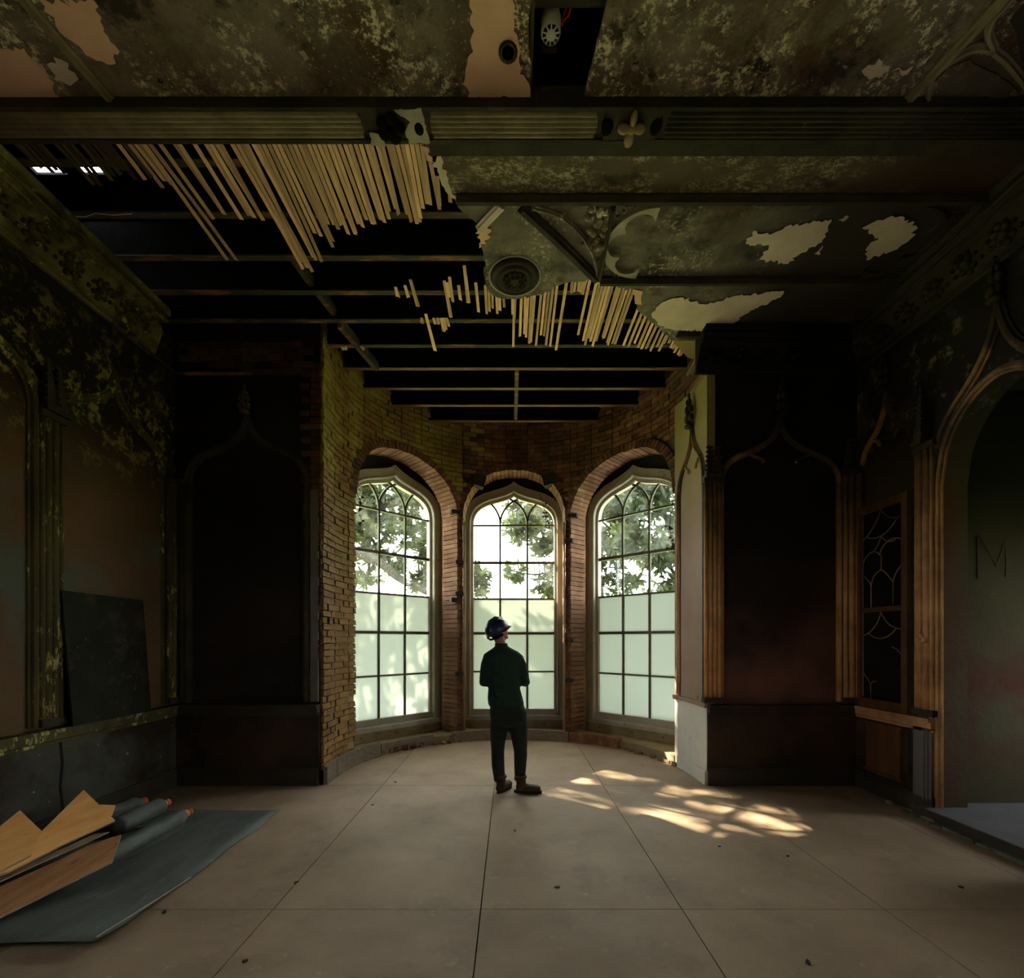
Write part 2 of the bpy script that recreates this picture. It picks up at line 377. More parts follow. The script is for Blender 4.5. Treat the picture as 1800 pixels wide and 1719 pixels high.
# ------------------------------------------------------------------ mesh helpers
class MB:
    def __init__(s):
        s.v, s.f, s.mi, s.cur = [], [], [], 0

    def face(s, idx):
        s.f.append(tuple(idx)); s.mi.append(s.cur)

    def add(s, vs, fs):
        o = len(s.v)
        s.v.extend([tuple(q) for q in vs])
        for q in fs:
            s.face([o + i for i in q])
        return o

    def box(s, x0, x1, y0, y1, z0, z1, M=None):
        vs = [Vector((x, y, z)) for z in (z0, z1) for y in (y0, y1) for x in (x0, x1)]
        if M is not None:
            vs = [M @ q for q in vs]
        s.add(vs, [(0, 2, 3, 1), (4, 5, 7, 6), (0, 1, 5, 4), (2, 6, 7, 3), (1, 3, 7, 5), (0, 4, 6, 2)])

    def prism(s, poly, vec):
        """closed polygon (list of Vector) pushed along vec"""
        n = len(poly)
        vec = Vector(vec)
        o = len(s.v)
        s.v.extend([tuple(q) for q in poly] + [tuple(Vector(q) + vec) for q in poly])
        s.face([o + i for i in range(n)][::-1])
        s.face([o + n + i for i in range(n)])
        for i in range(n):
            j = (i + 1) % n
            s.face((o + i, o + j, o + n + j, o + n + i))

    def rings(s, rings, caps=True, closed=True):
        o = len(s.v)
        n = len(rings[0])
        for r in rings:
            s.v.extend([tuple(q) for q in r])
        m = n if closed else n - 1
        for k in range(len(rings) - 1):
            for i in range(m):
                j = (i + 1) % n
                s.face((o + k * n + i, o + k * n + j, o + (k + 1) * n + j, o + (k + 1) * n + i))
        if caps and closed:
            s.face([o + i for i in range(n)][::-1])
            s.face([o + (len(rings) - 1) * n + i for i in range(n)])

    def tube(s, pts, rad, n=6, caps=True, squash=1.0):
        pts = [Vector(p) for p in pts]
        rs = rad if isinstance(rad, (list, tuple)) else [rad] * len(pts)
        up = Vector((0, 0, 1))
        rr = []
        prev = None
        for i, p in enumerate(pts):
            t = (pts[min(i + 1, len(pts) - 1)] - pts[max(i - 1, 0)]).normalized()
            if prev is None:
                a = t.cross(up)
                if a.length < 1e-3:
                    a = t.cross(Vector((1, 0, 0)))
            else:
                a = prev - t * prev.dot(t)
                if a.length < 1e-4:
                    a = t.cross(up)
            a.normalize()
            prev = a
            b = t.cross(a)
            rr.append([p + (a * math.cos(q) + b * math.sin(q) * squash) * rs[i] for q in [2 * math.pi * k / n for k in range(n)]])
        s.rings(rr, caps)

    def sweep(s, path, prof, nrm, caps=True):
        """profile (a sideways, b along nrm) along a path lying in a plane of normal nrm"""
        nrm = Vector(nrm).normalized()
        path = [Vector(p) for p in path]
        rr = []
        for i, p in enumerate(path):
            t0 = (p - path[i - 1]).normalized() if i > 0 else None
            t1 = (path[i + 1] - p).normalized() if i < len(path) - 1 else None
            t = ((t0 or t1) + (t1 or t0)).normalized()
            sd = nrm.cross(t).normalized()
            k = 1.0
            if t0 and t1:
                k = min(2.0, 1.0 / max(0.3, t.dot(t1)))
            rr.append([p + sd * a * k + nrm * b for a, b in prof])
        s.rings(rr, caps)

    def lathe(s, c, prof, n=16, axis=(0, 0, 1)):
        """prof: (radius, height) along axis from c"""
        ax = Vector(axis).normalized()
        u = ax.orthogonal().normalized()
        w = ax.cross(u)
        c = Vector(c)
        s.rings([[c + ax * h + (u * math.cos(q) + w * math.sin(q)) * max(r, 1e-4) for q in [2 * math.pi * k / n for k in range(n)]] for r, h in prof])

    def ell(s, c, r, n=8, m=6, M=None):
        c = Vector(c)
        rr = []
        for k in range(m + 1):
            a = math.pi * k / m
            ring = []
            for i in range(n):
                q = 2 * math.pi * i / n
                v = Vector((max(math.sin(a), 1e-3) * math.cos(q) * r[0], max(math.sin(a), 1e-3) * math.sin(q) * r[1], -math.cos(a) * r[2]))
                if M is not None:
                    v = M @ v
                ring.append(c + v)
            rr.append(ring)
        s.rings(rr)

    def build(s, name, mats, parent=None, smooth=False, recalc=True):
        me = bpy.data.meshes.new(name)
        me.from_pydata(s.v, [], s.f)
        if not isinstance(mats, (list, tuple)):
            mats = [mats]
        for k in mats:
            me.materials.append(MAT[k] if isinstance(k, str) else k)
        for p, i in zip(me.polygons, s.mi):
            p.material_index = i
            p.use_smooth = smooth
        if recalc:
            bm = bmesh.new(); bm.from_mesh(me)
            bmesh.ops.recalc_face_normals(bm, faces=bm.faces)
            bm.to_mesh(me); bm.free()
        me.update()
        return link(name, me, parent)


def link(name, data, parent=None):
    o = bpy.data.objects.new(name, data)
    COL.objects.link(o)
    if parent is not None:
        o.parent = parent
    return o


def tag(o, label=None, cat=None, group=None, kind=None):
    if label: o['label'] = label
    if cat: o['category'] = cat
    if group: o['group'] = group
    if kind: o['kind'] = kind
    return o


def empty(name, label, cat, loc=(0, 0, 0), rz=0.0, group=None, kind=None):
    o = link(name, None)
    o.location = loc
    o.rotation_euler = (0, 0, rz)
    o.empty_display_size = 0.1
    return tag(o, label, cat, group, kind)


def bez(p0, p1, p2, p3, n):
    return [tuple((1 - t) ** 3 * a + 3 * (1 - t) ** 2 * t * b + 3 * (1 - t) * t * t * c + t ** 3 * d for a, b, c, d in zip(p0, p1, p2, p3))
            for t in [i / n for i in range(n + 1)]]


def ogee_half(kind):
    """u from 1 (springing) to 0 (apex), v from 0 to 1"""
    if kind == 'window':
        return bez((1, 0), (1, .40), (.90, .57), (.6, .72), 8) + bez((.6, .72), (.35, .82), (.12, .86), (0, 1), 6)[1:]
    if kind == 'tall':
        return bez((1, 0), (1, .25), (.85, .40), (.55, .52), 8) + bez((.55, .52), (.22, .64), (.03, .78), (0, 1), 7)[1:]
    return bez((1, 0), (1, .28), (.8, .40), (.5, .49), 8) + bez((.5, .49), (.2, .60), (.03, .76), (0, 1), 7)[1:]


def ogee(cx, w, zs, za, kind='wall', zb=None):
    """outline as (x, z): left foot, left springing, apex, right springing, right foot"""
    h = [(u * w, zs + v * (za - zs)) for u, v in ogee_half(kind)]
    pts = [(cx - a, b) for a, b in h] + [(cx + a, b) for a, b in h[::-1][1:]]
    if zb is not None:
        pts = [(cx - w, zb)] + pts + [(cx + w, zb)]
    return pts


def half_round(r, n=6, flat=1.0):
    return [(-r * math.cos(math.pi * i / n), r * flat * math.sin(math.pi * i / n)) for i in range(n + 1)]


MOULD = [(-.045, 0), (-.045, .018), (-.03, .022), (-.022, .045), (0, .055), (.022, .045), (.03, .022), (.045, .018), (.045, 0)]


def jag(poly, amp, step, seed, keep=()):
    """subdivide a polygon's edges and roughen them; edges whose index is in keep stay straight"""
    r = random.Random(seed)
    out = []
    n = len(poly)
    for i in range(n):
        a, b = Vector(poly[i]), Vector(poly[(i + 1) % n])
        out.append(a)
        if i in keep:
            continue
        k = int((b - a).length / step)
        d = (b - a).normalized()
        sd = Vector((-d.y, d.x, 0))
        for j in range(1, k):
            t = (j + r.uniform(-.3, .3)) / k
            out.append(a + (b - a) * t + sd * r.uniform(-amp, amp) * min(1, 4 * t, 4 * (1 - t)))
    return out


def solid(o, th, off=1.0):
    m = o.modifiers.new('thickness', 'SOLIDIFY')
    m.thickness = th
    m.offset = off
    return o

# ================================================================== FLOOR
floor = tag(link('floor', None), 'bare hardboard sheet floor with scuffs and straight joints', 'floor', kind='structure')
b = MB(); b.box(XL - .3, XR + .3, YB - .3, YF, -.20, -.016); b.box(JL - .2, JR + .2, YF, BY + BR + .4, -.20, -.016)
b.build('subfloor', 'floor_dark', floor)
XJ = [XL, -2.648, -1.428, -.178, 1.034, 2.254, 3.474, XR]
YJ = [YB, .41, 2.853, 5.29]
for i in range(len(XJ) - 1):
    for j in range(len(YJ) - 1):
        b = MB()
        g = .0035
        b.box(XJ[i] + g, XJ[i + 1] - g, YJ[j] + g, YJ[j + 1] - g, -.015, random.Random(i * 7 + j).uniform(-.0015, 0))
        b.build('floor_sheet', 'floor', floor)
for x0, x1 in ((JL, -1.428), (-1.428, -.178), (-.178, 1.034), (1.034, JR)):
    top = []
    for k in range(13):
        x = x0 + (x1 - x0) * k / 12
        top.append(Vector((x, min(BY + math.sqrt(max(0, BR * BR - (x - BX) ** 2)), 8.0), -.015)))
    poly = [Vector((x0 + .0035, 5.2935, -.015)), Vector((x1 - .0035, 5.2935, -.015))] + [Vector((min(max(q.x, x0 + .0035), x1 - .0035), q.y, q.z)) for q in top[::-1]]
    b = MB(); b.prism(poly, (0, 0, .0145)); b.build('floor_sheet', 'floor', floor)

# ================================================================== WALLS
def column_wall(name, mat, pts, out_dir, parent=None, th=.25):
    """pts: list of (x, y, [(z0, z1), ...]); each pair of neighbours is joined span by span"""
    b = MB()
    for k in range(len(pts) - 1):
        xa, ya, sa = pts[k]
        xb, yb, sb = pts[k + 1]
        for (a0, a1), (b0, b1) in zip(sa, sb):
            if a1 - a0 < 1e-4 and b1 - b0 < 1e-4:
                continue
            b.add([(xa, ya, a0), (xb, yb, b0), (xb, yb, b1), (xa, ya, a1)], [(0, 1, 2, 3)])
    o = b.build(name, mat, parent, recalc=False)
    if th:
        me = o.data
        d = Vector(out_dir)
        flip = sum(p.normal.dot(d) for p in me.polygons) > 0
        if flip:
            me.flip_normals()
        solid(o, th, -1.0)
    return o


def spans(y, holes, z0=0.0, z1=ZTOP):
    """vertical spans of a wall at position y with holes [(y0,y1,fbot,ftop)]"""
    for h in holes:
        if h[0] - 1e-6 <= y <= h[1] + 1e-6:
            return [(z0, h[2](y)), (h[3](y), z1)]
    return [(z0, z0), (z0, z1)]


def wall_along_y(name, mat, X, y0, y1, holes, out, th=.25, ztop=ZTOP):
    ys = {y0, y1}
    eps = 1e-4
    for h in holes:
        for k in range(25):
            ys.add(h[0] + (h[1] - h[0]) * k / 24)
        ys |= {h[0] - eps, h[1] + eps}
    ys = sorted(ys)
    return column_wall(name, mat, [(X, y, spans(y, holes, 0.0, ztop)) for y in ys], (out, 0, 0), th=th)


# --- left wall, with the opening for an added side window
lholes = [(-.3, 1.3, lambda y: 1.5, lambda y: 2.5)]
wall_left = wall_along_y('wall_left', 'soot_l', XL, YB, YF + .25, lholes, -1, ztop=5.06)
b = MB(); b.box(XL - .75, XL - .62, YB - .2, YF + .3, 4.9, ZTOP); b.box(XL - .75, XL, YB - .2, YF + .3, 4.86, 4.9); b.build('void_lining', 'char', wall_left)
tag(wall_left, 'left wall of flaking olive plaster with blind ogee arches and dado', 'wall', kind='structure')

# --- right wall with the arched niche and, nearer, an added side window
NY0, NY1 = 3.24, 4.30


def niche_top(y):
    u = abs((y - (NY0 + NY1) / 2) / ((NY1 - NY0) / 2))
    return 3.02 + .74 * math.sqrt(max(0, 1 - u ** 1.8))


rholes = [(NY0, NY1, lambda y: .08, niche_top), (-.3, 1.3, lambda y: 1.5, lambda y: 2.5)]
wall_right = wall_along_y('wall_right', 'soot_r', XR, YB, YF + .25, rholes, 1)
tag(wall_right, 'right wall of brown sooty plaster with arched niche and clustered shafts', 'wall', kind='structure')
b = MB()   # niche shell
b.box(XR + .02, 6.9, 4.42, 4.6, 0, 4.2); b.box(XR + .02, 6.9, 2.95, 3.12, 0, 4.2); b.box(XR + .25, 6.9, 3.1, 4.45, 3.95, 4.1)
b.box(6.75, 6.9, 3.1, 4.5, 0, .9); b.box(6.75, 6.9, 3.1, 4.5, 2.6, 4.2); b.box(6.75, 6.9, 4.25, 4.5, .9, 2.6); b.box(6.75, 6.9, 3.1, 3.25, .9, 2.6)
b.build('niche_lining', 'niche', wall_right)
# --- wall behind the eye
b = MB(); b.box(XL - .75, XR + .25, YB - .25, YB, 0, ZTOP)
tag(b.build('wall_rear', 'soot_r'), 'sooty rear wall of the room behind the viewpoint', 'wall', kind='structure')
# --- flank walls beside the bay
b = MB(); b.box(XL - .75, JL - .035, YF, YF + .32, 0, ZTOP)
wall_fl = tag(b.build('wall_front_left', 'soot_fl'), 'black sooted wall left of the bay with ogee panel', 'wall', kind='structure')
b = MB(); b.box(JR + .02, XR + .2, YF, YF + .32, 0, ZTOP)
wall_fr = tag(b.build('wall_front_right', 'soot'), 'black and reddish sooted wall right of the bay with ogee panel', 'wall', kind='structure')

# ------------------------------------------------------------------ bay wall
OPEN = [(-74, -25.0), (-22.5, 22.5), (25.0, 74)]      # openings: degrees from the axis
ARCH_TOP, ARCH_S, APRON = 4.40, 3.55, .30


def bay_pt(deg, r=BR):
    a = math.radians(deg)
    return Vector((BX + r * math.sin(a), BY + r * math.cos(a), 0))


def arch_top(deg):
    for a0, a1 in OPEN:
        if a0 <= deg <= a1:
            u = abs((deg - (a0 + a1) / 2) / ((a1 - a0) / 2))
            return ARCH_S + (ARCH_TOP - ARCH_S) * math.sqrt(max(0, 1 - u ** 2.2))
    return None


wall_bay = tag(link('wall_bay', None), 'curved bay wall of exposed brick with three arched openings', 'wall', kind='structure')
angs = []
for k in range(-90, 91, 2):
    angs.append(float(k))
for a0, a1 in OPEN:
    angs += [a0 + (a1 - a0) * k / 20 for k in range(21)] + [a0 - 1e-3, a1 + 1e-3]
angs = sorted(set(angs))
RB = BR + .035
cols = [(JL - .035, YF, [(0, 0), (0, ZTOP)])]
for a in angs:
    p = bay_pt(a, RB)
    t = arch_top(a)
    cols.append((p.x, p.y, [(0, 0), (0, ZTOP)] if t is None else [(0, .0), (t, ZTOP)]))
cols.append((JR + .035, YF, [(0, 0), (0, ZTOP)]))
ksplit = min(i for i, c_ in enumerate(cols) if c_[0] > bay_pt(-24.9, RB).x)
o = column_wall('bay_core', 'mortar', cols[:ksplit + 1], (0, 1, 0), wall_bay, th=0)
o = column_wall('bay_core', 'mortar_dk', cols[ksplit:], (0, 1, 0), wall_bay, th=0)
# outer leaf far behind the frames keeps the daylight to the windows
RO = 2.95
b = MB()
for k in range(len(angs) - 1):
    pa, pb = bay_pt(angs[k], RO), bay_pt(angs[k + 1], RO)
    b.add([(pa.x, pa.y, 4.55), (pb.x, pb.y, 4.55), (pb.x, pb.y, ZTOP), (pa.x, pa.y, ZTOP)], [(0, 1, 2, 3)])
    ia, ib = bay_pt(angs[k], RB), bay_pt(angs[k + 1], RB)
    b.add([(ia.x, ia.y, 4.55), (ib.x, ib.y, 4.55), (pb.x, pb.y, 4.55), (pa.x, pa.y, 4.55)], [(0, 1, 2, 3)])
b.build('outer_leaf', 'mortar_dk', wall_bay)
# reveals and piers: solid wedges between the openings, from the inner face out to the outer leaf
WIN_A = 46.5
WC = [(-WIN_A), 0.0, WIN_A]
APO = 2.55


def pier(name, inner, outer, z0=0, z1=4.56, mat='mortar'):
    b = MB()
    b.prism([Vector((q.x, q.y, z0)) for q in inner + outer], (0, 0, z1 - z0))
    return b.build(name, mat, wall_bay)


def win_pt(i, lx, ly):
    a = math.radians(WC[i])
    c = Vector((BX + APO * math.sin(a), BY + APO * math.cos(a), 0))
    return c + Vector((math.cos(a), -math.sin(a), 0)) * lx + Vector((math.sin(a), math.cos(a), 0)) * ly


FW = .885      # half width of a frame
pier('pier_core', [bay_pt(-24.98, RB), bay_pt(-22.52, RB)], [win_pt(1, -FW - .0, .0), win_pt(1, -FW, .22), win_pt(0, FW, .22), win_pt(0, FW, 0)])
pier('pier_core', [bay_pt(22.52, RB), bay_pt(24.98, RB)], [win_pt(2, -FW, 0), win_pt(2, -FW, .22), win_pt(1, FW, .22), win_pt(1, FW, 0)])
pier('pier_core', [Vector((JL - .04, YF + .02, 0)), bay_pt(-90, RB), bay_pt(-82, RB), bay_pt(-74.2, RB)], [win_pt(0, -FW, 0), win_pt(0, -FW, .25), Vector((JL - .7, 6.7, 0)), Vector((JL - .7, YF + .02, 0))], z1=ZTOP)
pier('pier_core', [bay_pt(74.2, RB), bay_pt(82, RB), bay_pt(90, RB), Vector((JR + .04, YF + .02, 0))], [Vector((JR + .7, YF + .02, 0)), Vector((JR + .7, 6.7, 0)), win_pt(2, FW, .25), win_pt(2, FW, 0)], z1=ZTOP)

# bricks ----------------------------------------------------------
def brick_mesh(name, L, H, D, seed, mat):
    r = random.Random(seed)
    b = MB()
    b.box(-L / 2, L / 2, 0, D, -H / 2, H / 2)
    b.v = [(x + r.uniform(-.006, .006), y + (r.uniform(-.008, .006) if y < .01 else 0), z + r.uniform(-.004, .004)) for x, y, z in b.v]
    me = bpy.data.meshes.new(name)
    me.from_pydata(b.v, [], b.f)
    me.materials.append(MAT[mat])
    bm = bmesh.new(); bm.from_mesh(me); bmesh.ops.recalc_face_normals(bm, faces=bm.faces); bm.to_mesh(me); bm.free()
    return me


RH = random.Random(5)
BL, BH, CO = .222, .064, .0755
head_l = [brick_mesh('brick', BL / 2 - .004, BH, .06, 10 + k, 'brick_lime') for k in range(4)]
strt_l = [brick_mesh('brick', BL, BH, .06, 20 + k, 'brick_lime') for k in range(4)]
strt_r = [brick_mesh('brick', BL, BH, .06, 30 + k, 'brick') for k in range(4)]
head_r = [brick_mesh('brick', BL / 2 - .004, BH, .06, 40 + k, 'brick') for k in range(4)]


def bay_path(s):
    """arc length from the left jamb corner: point, facing angle (deg)"""
    s1 = BY - YF
    arc = math.pi * BR
    if s < s1:
        return Vector((JL, YF + s, 0)), -90.0
    if s < s1 + arc:
        d = -90 + math.degrees((s - s1) / BR)
        return bay_pt(d), d
    return Vector((JR, BY - (s - s1 - arc), 0)), 90.0


STOT = 2 * (BY - YF) + math.pi * BR
bricks = []          # (point, deg, header?, lime?)
ncourse = int(5.35 / CO)
for c in range(2, ncourse):
    z = c * CO + .035
    s = 0.0
    k = 0
    while s < STOT:
        hd = (k + c) % 2 == 0
        L = (BL / 2 + .008) if hd else BL + .012
        sm = s + L / 2
        s += L
        k += 1
        if sm > STOT - .05:
            continue
        p, d = bay_path(sm)
        hw = math.degrees(L / 2 / BR)
        bad = False
        lo_, hi_ = d - hw, d + hw
        for a0, a1 in OPEN:
            if abs(d) < 89 and hi_ > a0 and lo_ < a1:
                if APRON < z < ARCH_S:
                    if lo_ < a0 - .6:
                        hi_ = min(hi_, a0 - .05)
                    elif hi_ > a1 + .6:
                        lo_ = max(lo_, a1 + .05)
                    else:
                        bad = True
                    continue
                if z < APRON:
                    bad = True
                    continue
                t = max([arch_top(min(max(q, a0 + .01), a1 - .01)) for q in (d - hw, d, d + hw)])
                if z < t + .05:
                    bad = True
        if bad or d > 68 and z < 4.3:          # right jamb stays plastered
            continue
        if RH.random() < .012:
            continue
        sc_ = 1.0
        if hi_ - lo_ < 2 * hw - 1e-6:
            sc_ = (hi_ - lo_) / (2 * hw)
            d = (lo_ + hi_) / 2
            p = bay_pt(d)
        bricks.append((Vector((p.x, p.y, z)), d, hd, sc_))


def visible_size(q):
    p, d, h = q[:3]
    n = Vector((-math.sin(math.radians(d)), -math.cos(math.radians(d)), 0))
    v = (Vector((0, 0, CH)) - p)
    return max(0, n.dot(v)) / v.length ** 3 * (0.5 if h else 1.0)


# the nearest face the eye meets is the limewashed left jamb: its bricks are parts, and the largest of the rest
order = sorted(range(len(bricks)), key=lambda i: -visible_size(bricks[i]))
parts = set(order[:300])
rest = {True: MB(), False: MB()}
for i, (p, d, hd, sc_) in enumerate(bricks):
    lime = d < -24 + 10 * RH.random()
    me = RH.choice((head_l if hd else strt_l) if lime else (head_r if hd else strt_r))
    M = Matrix.Translation(p) @ Matrix.Rotation(math.radians(-d), 4, 'Z')
    dy = RH.uniform(-.006, .010)
    M = M @ Matrix.Translation((0, dy, 0)) @ Matrix.Diagonal((sc_, 1, 1, 1))
    if i in parts:
        o = link('brick', me, wall_bay)
        o.matrix_local = M
    else:
        rest[lime].add([M @ v.co for v in me.vertices], [tuple(f.vertices) for f in me.polygons])
tag(rest[True].build('limewashed_brickwork', 'brick_lime', wall_bay, recalc=False), kind='stuff')
tag(rest[False].build('sooty_brickwork', 'brick', wall_bay, recalc=False), kind='stuff')

# arch rings and jamb bricks of the three openings (headers on edge, standing into the reveal)
b = MB()
rr = random.Random(8)
for wi, (a0, a1) in enumerate(OPEN):
    ac = math.radians((a0 + a1) / 2)
    nrm = Vector((math.sin(math.radians(WC[wi])), math.cos(math.radians(WC[wi])), 0))
    edge = []
    N = 60
    for k in range(N + 1):
        u = -1 + 2 * k / N
        u = math.sin(u * math.pi / 2)
        a = (a0 + a1) / 2 + u * (a1 - a0) / 2
        edge.append(bay_pt(a) + Vector((0, 0, arch_top(a))))
    L = [0]
    for k in range(N):
        L.append(L[-1] + (edge[k + 1] - edge[k]).length)
    s = 0
    while s < L[-1]:
        k = max(i for i in range(N) if L[i] <= s)
        t = (s - L[k]) / (L[k + 1] - L[k])
        p = edge[k].lerp(edge[k + 1], t)
        tg = (edge[k + 1] - edge[k]).normalized()
        up = nrm.cross(tg).normalized()
        if up.z < 0 and abs(up.z) > .05 or (abs(up.z) <= .05 and up.dot(p - (edge[0] + edge[-1]) / 2) < 0):
            up = -up
        M = Matrix((tg, nrm, up)).transposed().to_4x4()
        M.translation = p
        b.box(-.030, .030, rr.uniform(-.035, -.02), .36, rr.uniform(-.012, .0), .11, M)
        s += .068
    for a, sg in ((a0, 1), (a1, -1)):
        if wi == 0 and sg == 1 or wi == 2 and sg == -1:
            continue
        p0 = bay_pt(a)
        tx = Vector((nrm.y, -nrm.x, 0)) * sg
        for c in range(2, int(ARCH_S / CO)):
            M = Matrix((tx, nrm, Vector((0, 0, 1)))).transposed().to_4x4()
            M.translation = Vector((p0.x, p0.y, c * CO + .035))
            b.box(rr.uniform(-.11, -.10), rr.uniform(0, .010), rr.uniform(-.02, -.012), .36, -BH / 2, BH / 2, M)
tag(b.build('reveal_brickwork', 'brick_rev', wall_bay), kind='stuff')
for a0, a1 in OPEN:          # stone ledge behind the kerb
    b = MB()
    b.rings([[bay_pt(d, BR - .02), bay_pt(d, 2.75), bay_pt(d, 2.75) + Vector((0, 0, .12)), bay_pt(d, BR - .02) + Vector((0, 0, .12))] for d in [a0 - 1 + (a1 - a0 + 2) * k / 10 for k in range(11)]])
    b.build('window_ledge', 'apron', wall_bay)

# ------------------------------------------------------------------ curb at the foot of the bay, and its rubble
baseb = tag(link('baseboard_bay', None), 'grey curved timber kerb along the foot of the bay, partly broken', 'baseboard', kind='structure')


def arc_board(name, d0, d1, r0, r1, z0, z1, mat, parent, n=10, zj=0.0):
    b = MB()
    rr_ = []
    for k in range(n + 1):
        d = d0 + (d1 - d0) * k / n
        e = zj * math.sin(k * 2.3)
        i, o_ = bay_pt(d, r0), bay_pt(d, r1)
        rr_.append([Vector((i.x, i.y, z0)), Vector((o_.x, o_.y, z0)), Vector((o_.x, o_.y, z1 + e)), Vector((i.x, i.y, z1 + e))])
    b.rings(rr_)
    return b.build(name, mat, parent)


b = MB(); b.box(JL + .005, JL + .05, YF - .02, BY + .02, 0, .20); b.build('kerb_board', 'oldwood', baseb)
arc_board('kerb_board', -90, -62, BR - .055, BR - .005, 0, .20, 'oldwood', baseb, 8, .006)
arc_board('kerb_board', -61.5, -36, BR - .05, BR - .005, .075, .165, 'oldwood', baseb, 8, .008)
arc_board('kerb_board', -27, -2, BR - .06, BR + .05, 0, .165, 'oldwood', baseb, 8, .004)
arc_board('kerb_board', -1.7, 24, BR - .06, BR + .05, 0, .165, 'oldwood', baseb, 8, .004)
arc_board('kerb_board', 24.4, 47, BR - .05, BR + .04, 0, .155, 'brick', baseb, 8, .006)
rr = random.Random(21)
for k in range(11):                                       # broken brick ends under the lifted board
    d = -60 + k * 2.1
    p = bay_pt(d, BR - .02)
    b = MB(); b.box(-.03, .03, -.02, .06, 0, rr.uniform(.05, .085), Matrix.Translation(p) @ Matrix.Rotation(math.radians(-d), 4, 'Z'))
    if k % 3 != 1:
        b.build('brick_end', 'brick' if k % 2 else 'oldwood', baseb)
for k in range(46):
    d = rr.choice([rr.uniform(-36, -24), rr.uniform(46, 76), rr.uniform(-62, -36)])
    r_ = BR - rr.uniform(.0, .075) if d > -36 else BR - rr.uniform(.0, .05)
    p = bay_pt(d, r_)
    s = rr.uniform(.012, .036)
    b = MB()
    M = Matrix.Translation(p + Vector((0, 0, s * .5))) @ Matrix.Rotation(rr.uniform(0, 3), 4, 'Z') @ Matrix.Rotation(rr.uniform(-.4, .4), 4, 'X')
    b.box(-s * rr.uniform(.7, 1.6), s, -s, s * rr.uniform(.7, 1.3), -s * .5, s * .7, M)
    b.build('rubble_piece', rr.choice(['brick', 'apron', 'oldwood']), baseb)

# ================================================================== WALL DRESSINGS
def V2(plane, a, z, off=0.0):
    """point on a wall: plane 'L','R' (a = y) or 'FL','FR' (a = x); off = out into the room"""
    if plane == 'L':
        return Vector((XL + off, a, z))
    if plane == 'R':
        return Vector((XR - off, a, z))
    if plane == 'J':
        return Vector((JR - .01 - off if a < BY else BX + math.sqrt((BR - .01) ** 2 - (a - BY) ** 2) - off, a, z))
    return Vector((a, YF - off, z))


NRM = {'L': (1, 0, 0), 'R': (-1, 0, 0), 'FL': (0, -1, 0), 'FR': (0, -1, 0), 'J': (-1, 0, 0)}
PAR = {'L': wall_left, 'R': wall_right, 'FL': wall_fl, 'FR': wall_fr}


def ogee_mould(plane, c, w, zs, za, mat, zb=.93, kind='wall', sc=1.0, parent=None, feet=True, half=None):
    pts = ogee(c, w, zs, za, kind, zb if feet else None)
    if half == 'right':
        pts = [q for q in pts if q[0] >= c - 1e-6]
    if half == 'left':
        pts = [q for q in pts if q[0] <= c + 1e-6]
    b = MB()
    b.sweep([V2(plane, a, z) for a, z in pts], [(x * sc, y * sc) for x, y in MOULD], NRM[plane])
    return b.build('ogee_moulding', mat, parent or PAR[plane], smooth=False)


def cusps(plane, c, w, zs, za, mat, parent=None):
    for sg in (-1, 1):
        b = MB()
        x0, z0 = c + sg * w * .52, zs + (za - zs) * .46
        pts = [(x0, z0), (x0 - sg * w * .10, z0 - .045), (x0 - sg * w * .22, z0 - .03), (x0 - sg * w * .25, z0 - .10)]
        q = bez(*pts, 8)
        b.sweep([V2(plane, a, z) for a, z in q], [(x * .4, y * .5) for x, y in MOULD], NRM[plane])
        b.build('cusp', mat, parent or PAR[plane])


def finial(plane, a, z, h, mat, parent=None, w=.075):
    n = Vector(NRM[plane])
    root = MB()
    P = lambda da, zz, off: V2(plane, a + da, zz, off)
    root.lathe(P(0, z, .05), [(.022, 0), (.05, .01), (.055, .035), (.03, .05), (.022, .09)], 10)
    for k, (zz, ww, hh) in enumerate(((.13, w, .10), (.24, w * .9, .10), (.33, w * .6, .08))):
        zz *= h / .42
        for da in (-1, 0, 1):
            root.ell(P(da * ww * .55, z + zz, .05 + (.02 if da == 0 else 0)), (ww * .42, ww * .42, hh * .5 * h / .42), 7, 5)
    root.ell(P(0, z + h * .97, .05), (.02, .02, .05), 6, 4)
    return root.build('finial', mat, parent or PAR[plane], smooth=True)


def pinnacle(plane, a, z, h, mat, parent=None, w=.05):
    b = MB()
    P = lambda da, zz, off: V2(plane, a + da, zz, off)
    sd = P(1, 0, 0) - P(0, 0, 0)
    n = Vector(NRM[plane])
    c = P(0, z, .06)
    rr_ = []
    for zz, ww in ((0, w), (.03, w * 1.2), (.05, w * .8), (h, w * .18)):
        rr_.append([c + Vector((0, 0, zz)) + sd * x * ww + n * y * ww for x, y in ((-1, -1), (1, -1), (1, 1), (-1, 1))])
    b.rings(rr_)
    k = 0
    zz = .08
    while zz < h:
        ww = w * (.95 - .7 * zz / h)
        for x, y in ((-1, 1), (1, 1)):
            b.ell(c + Vector((0, 0, zz)) + sd * x * (ww + .010) + n * y * ww * .9, (.017, .017, .014), 5, 4)
        zz += .052
    return b.build('pinnacle', mat, parent or PAR[plane])


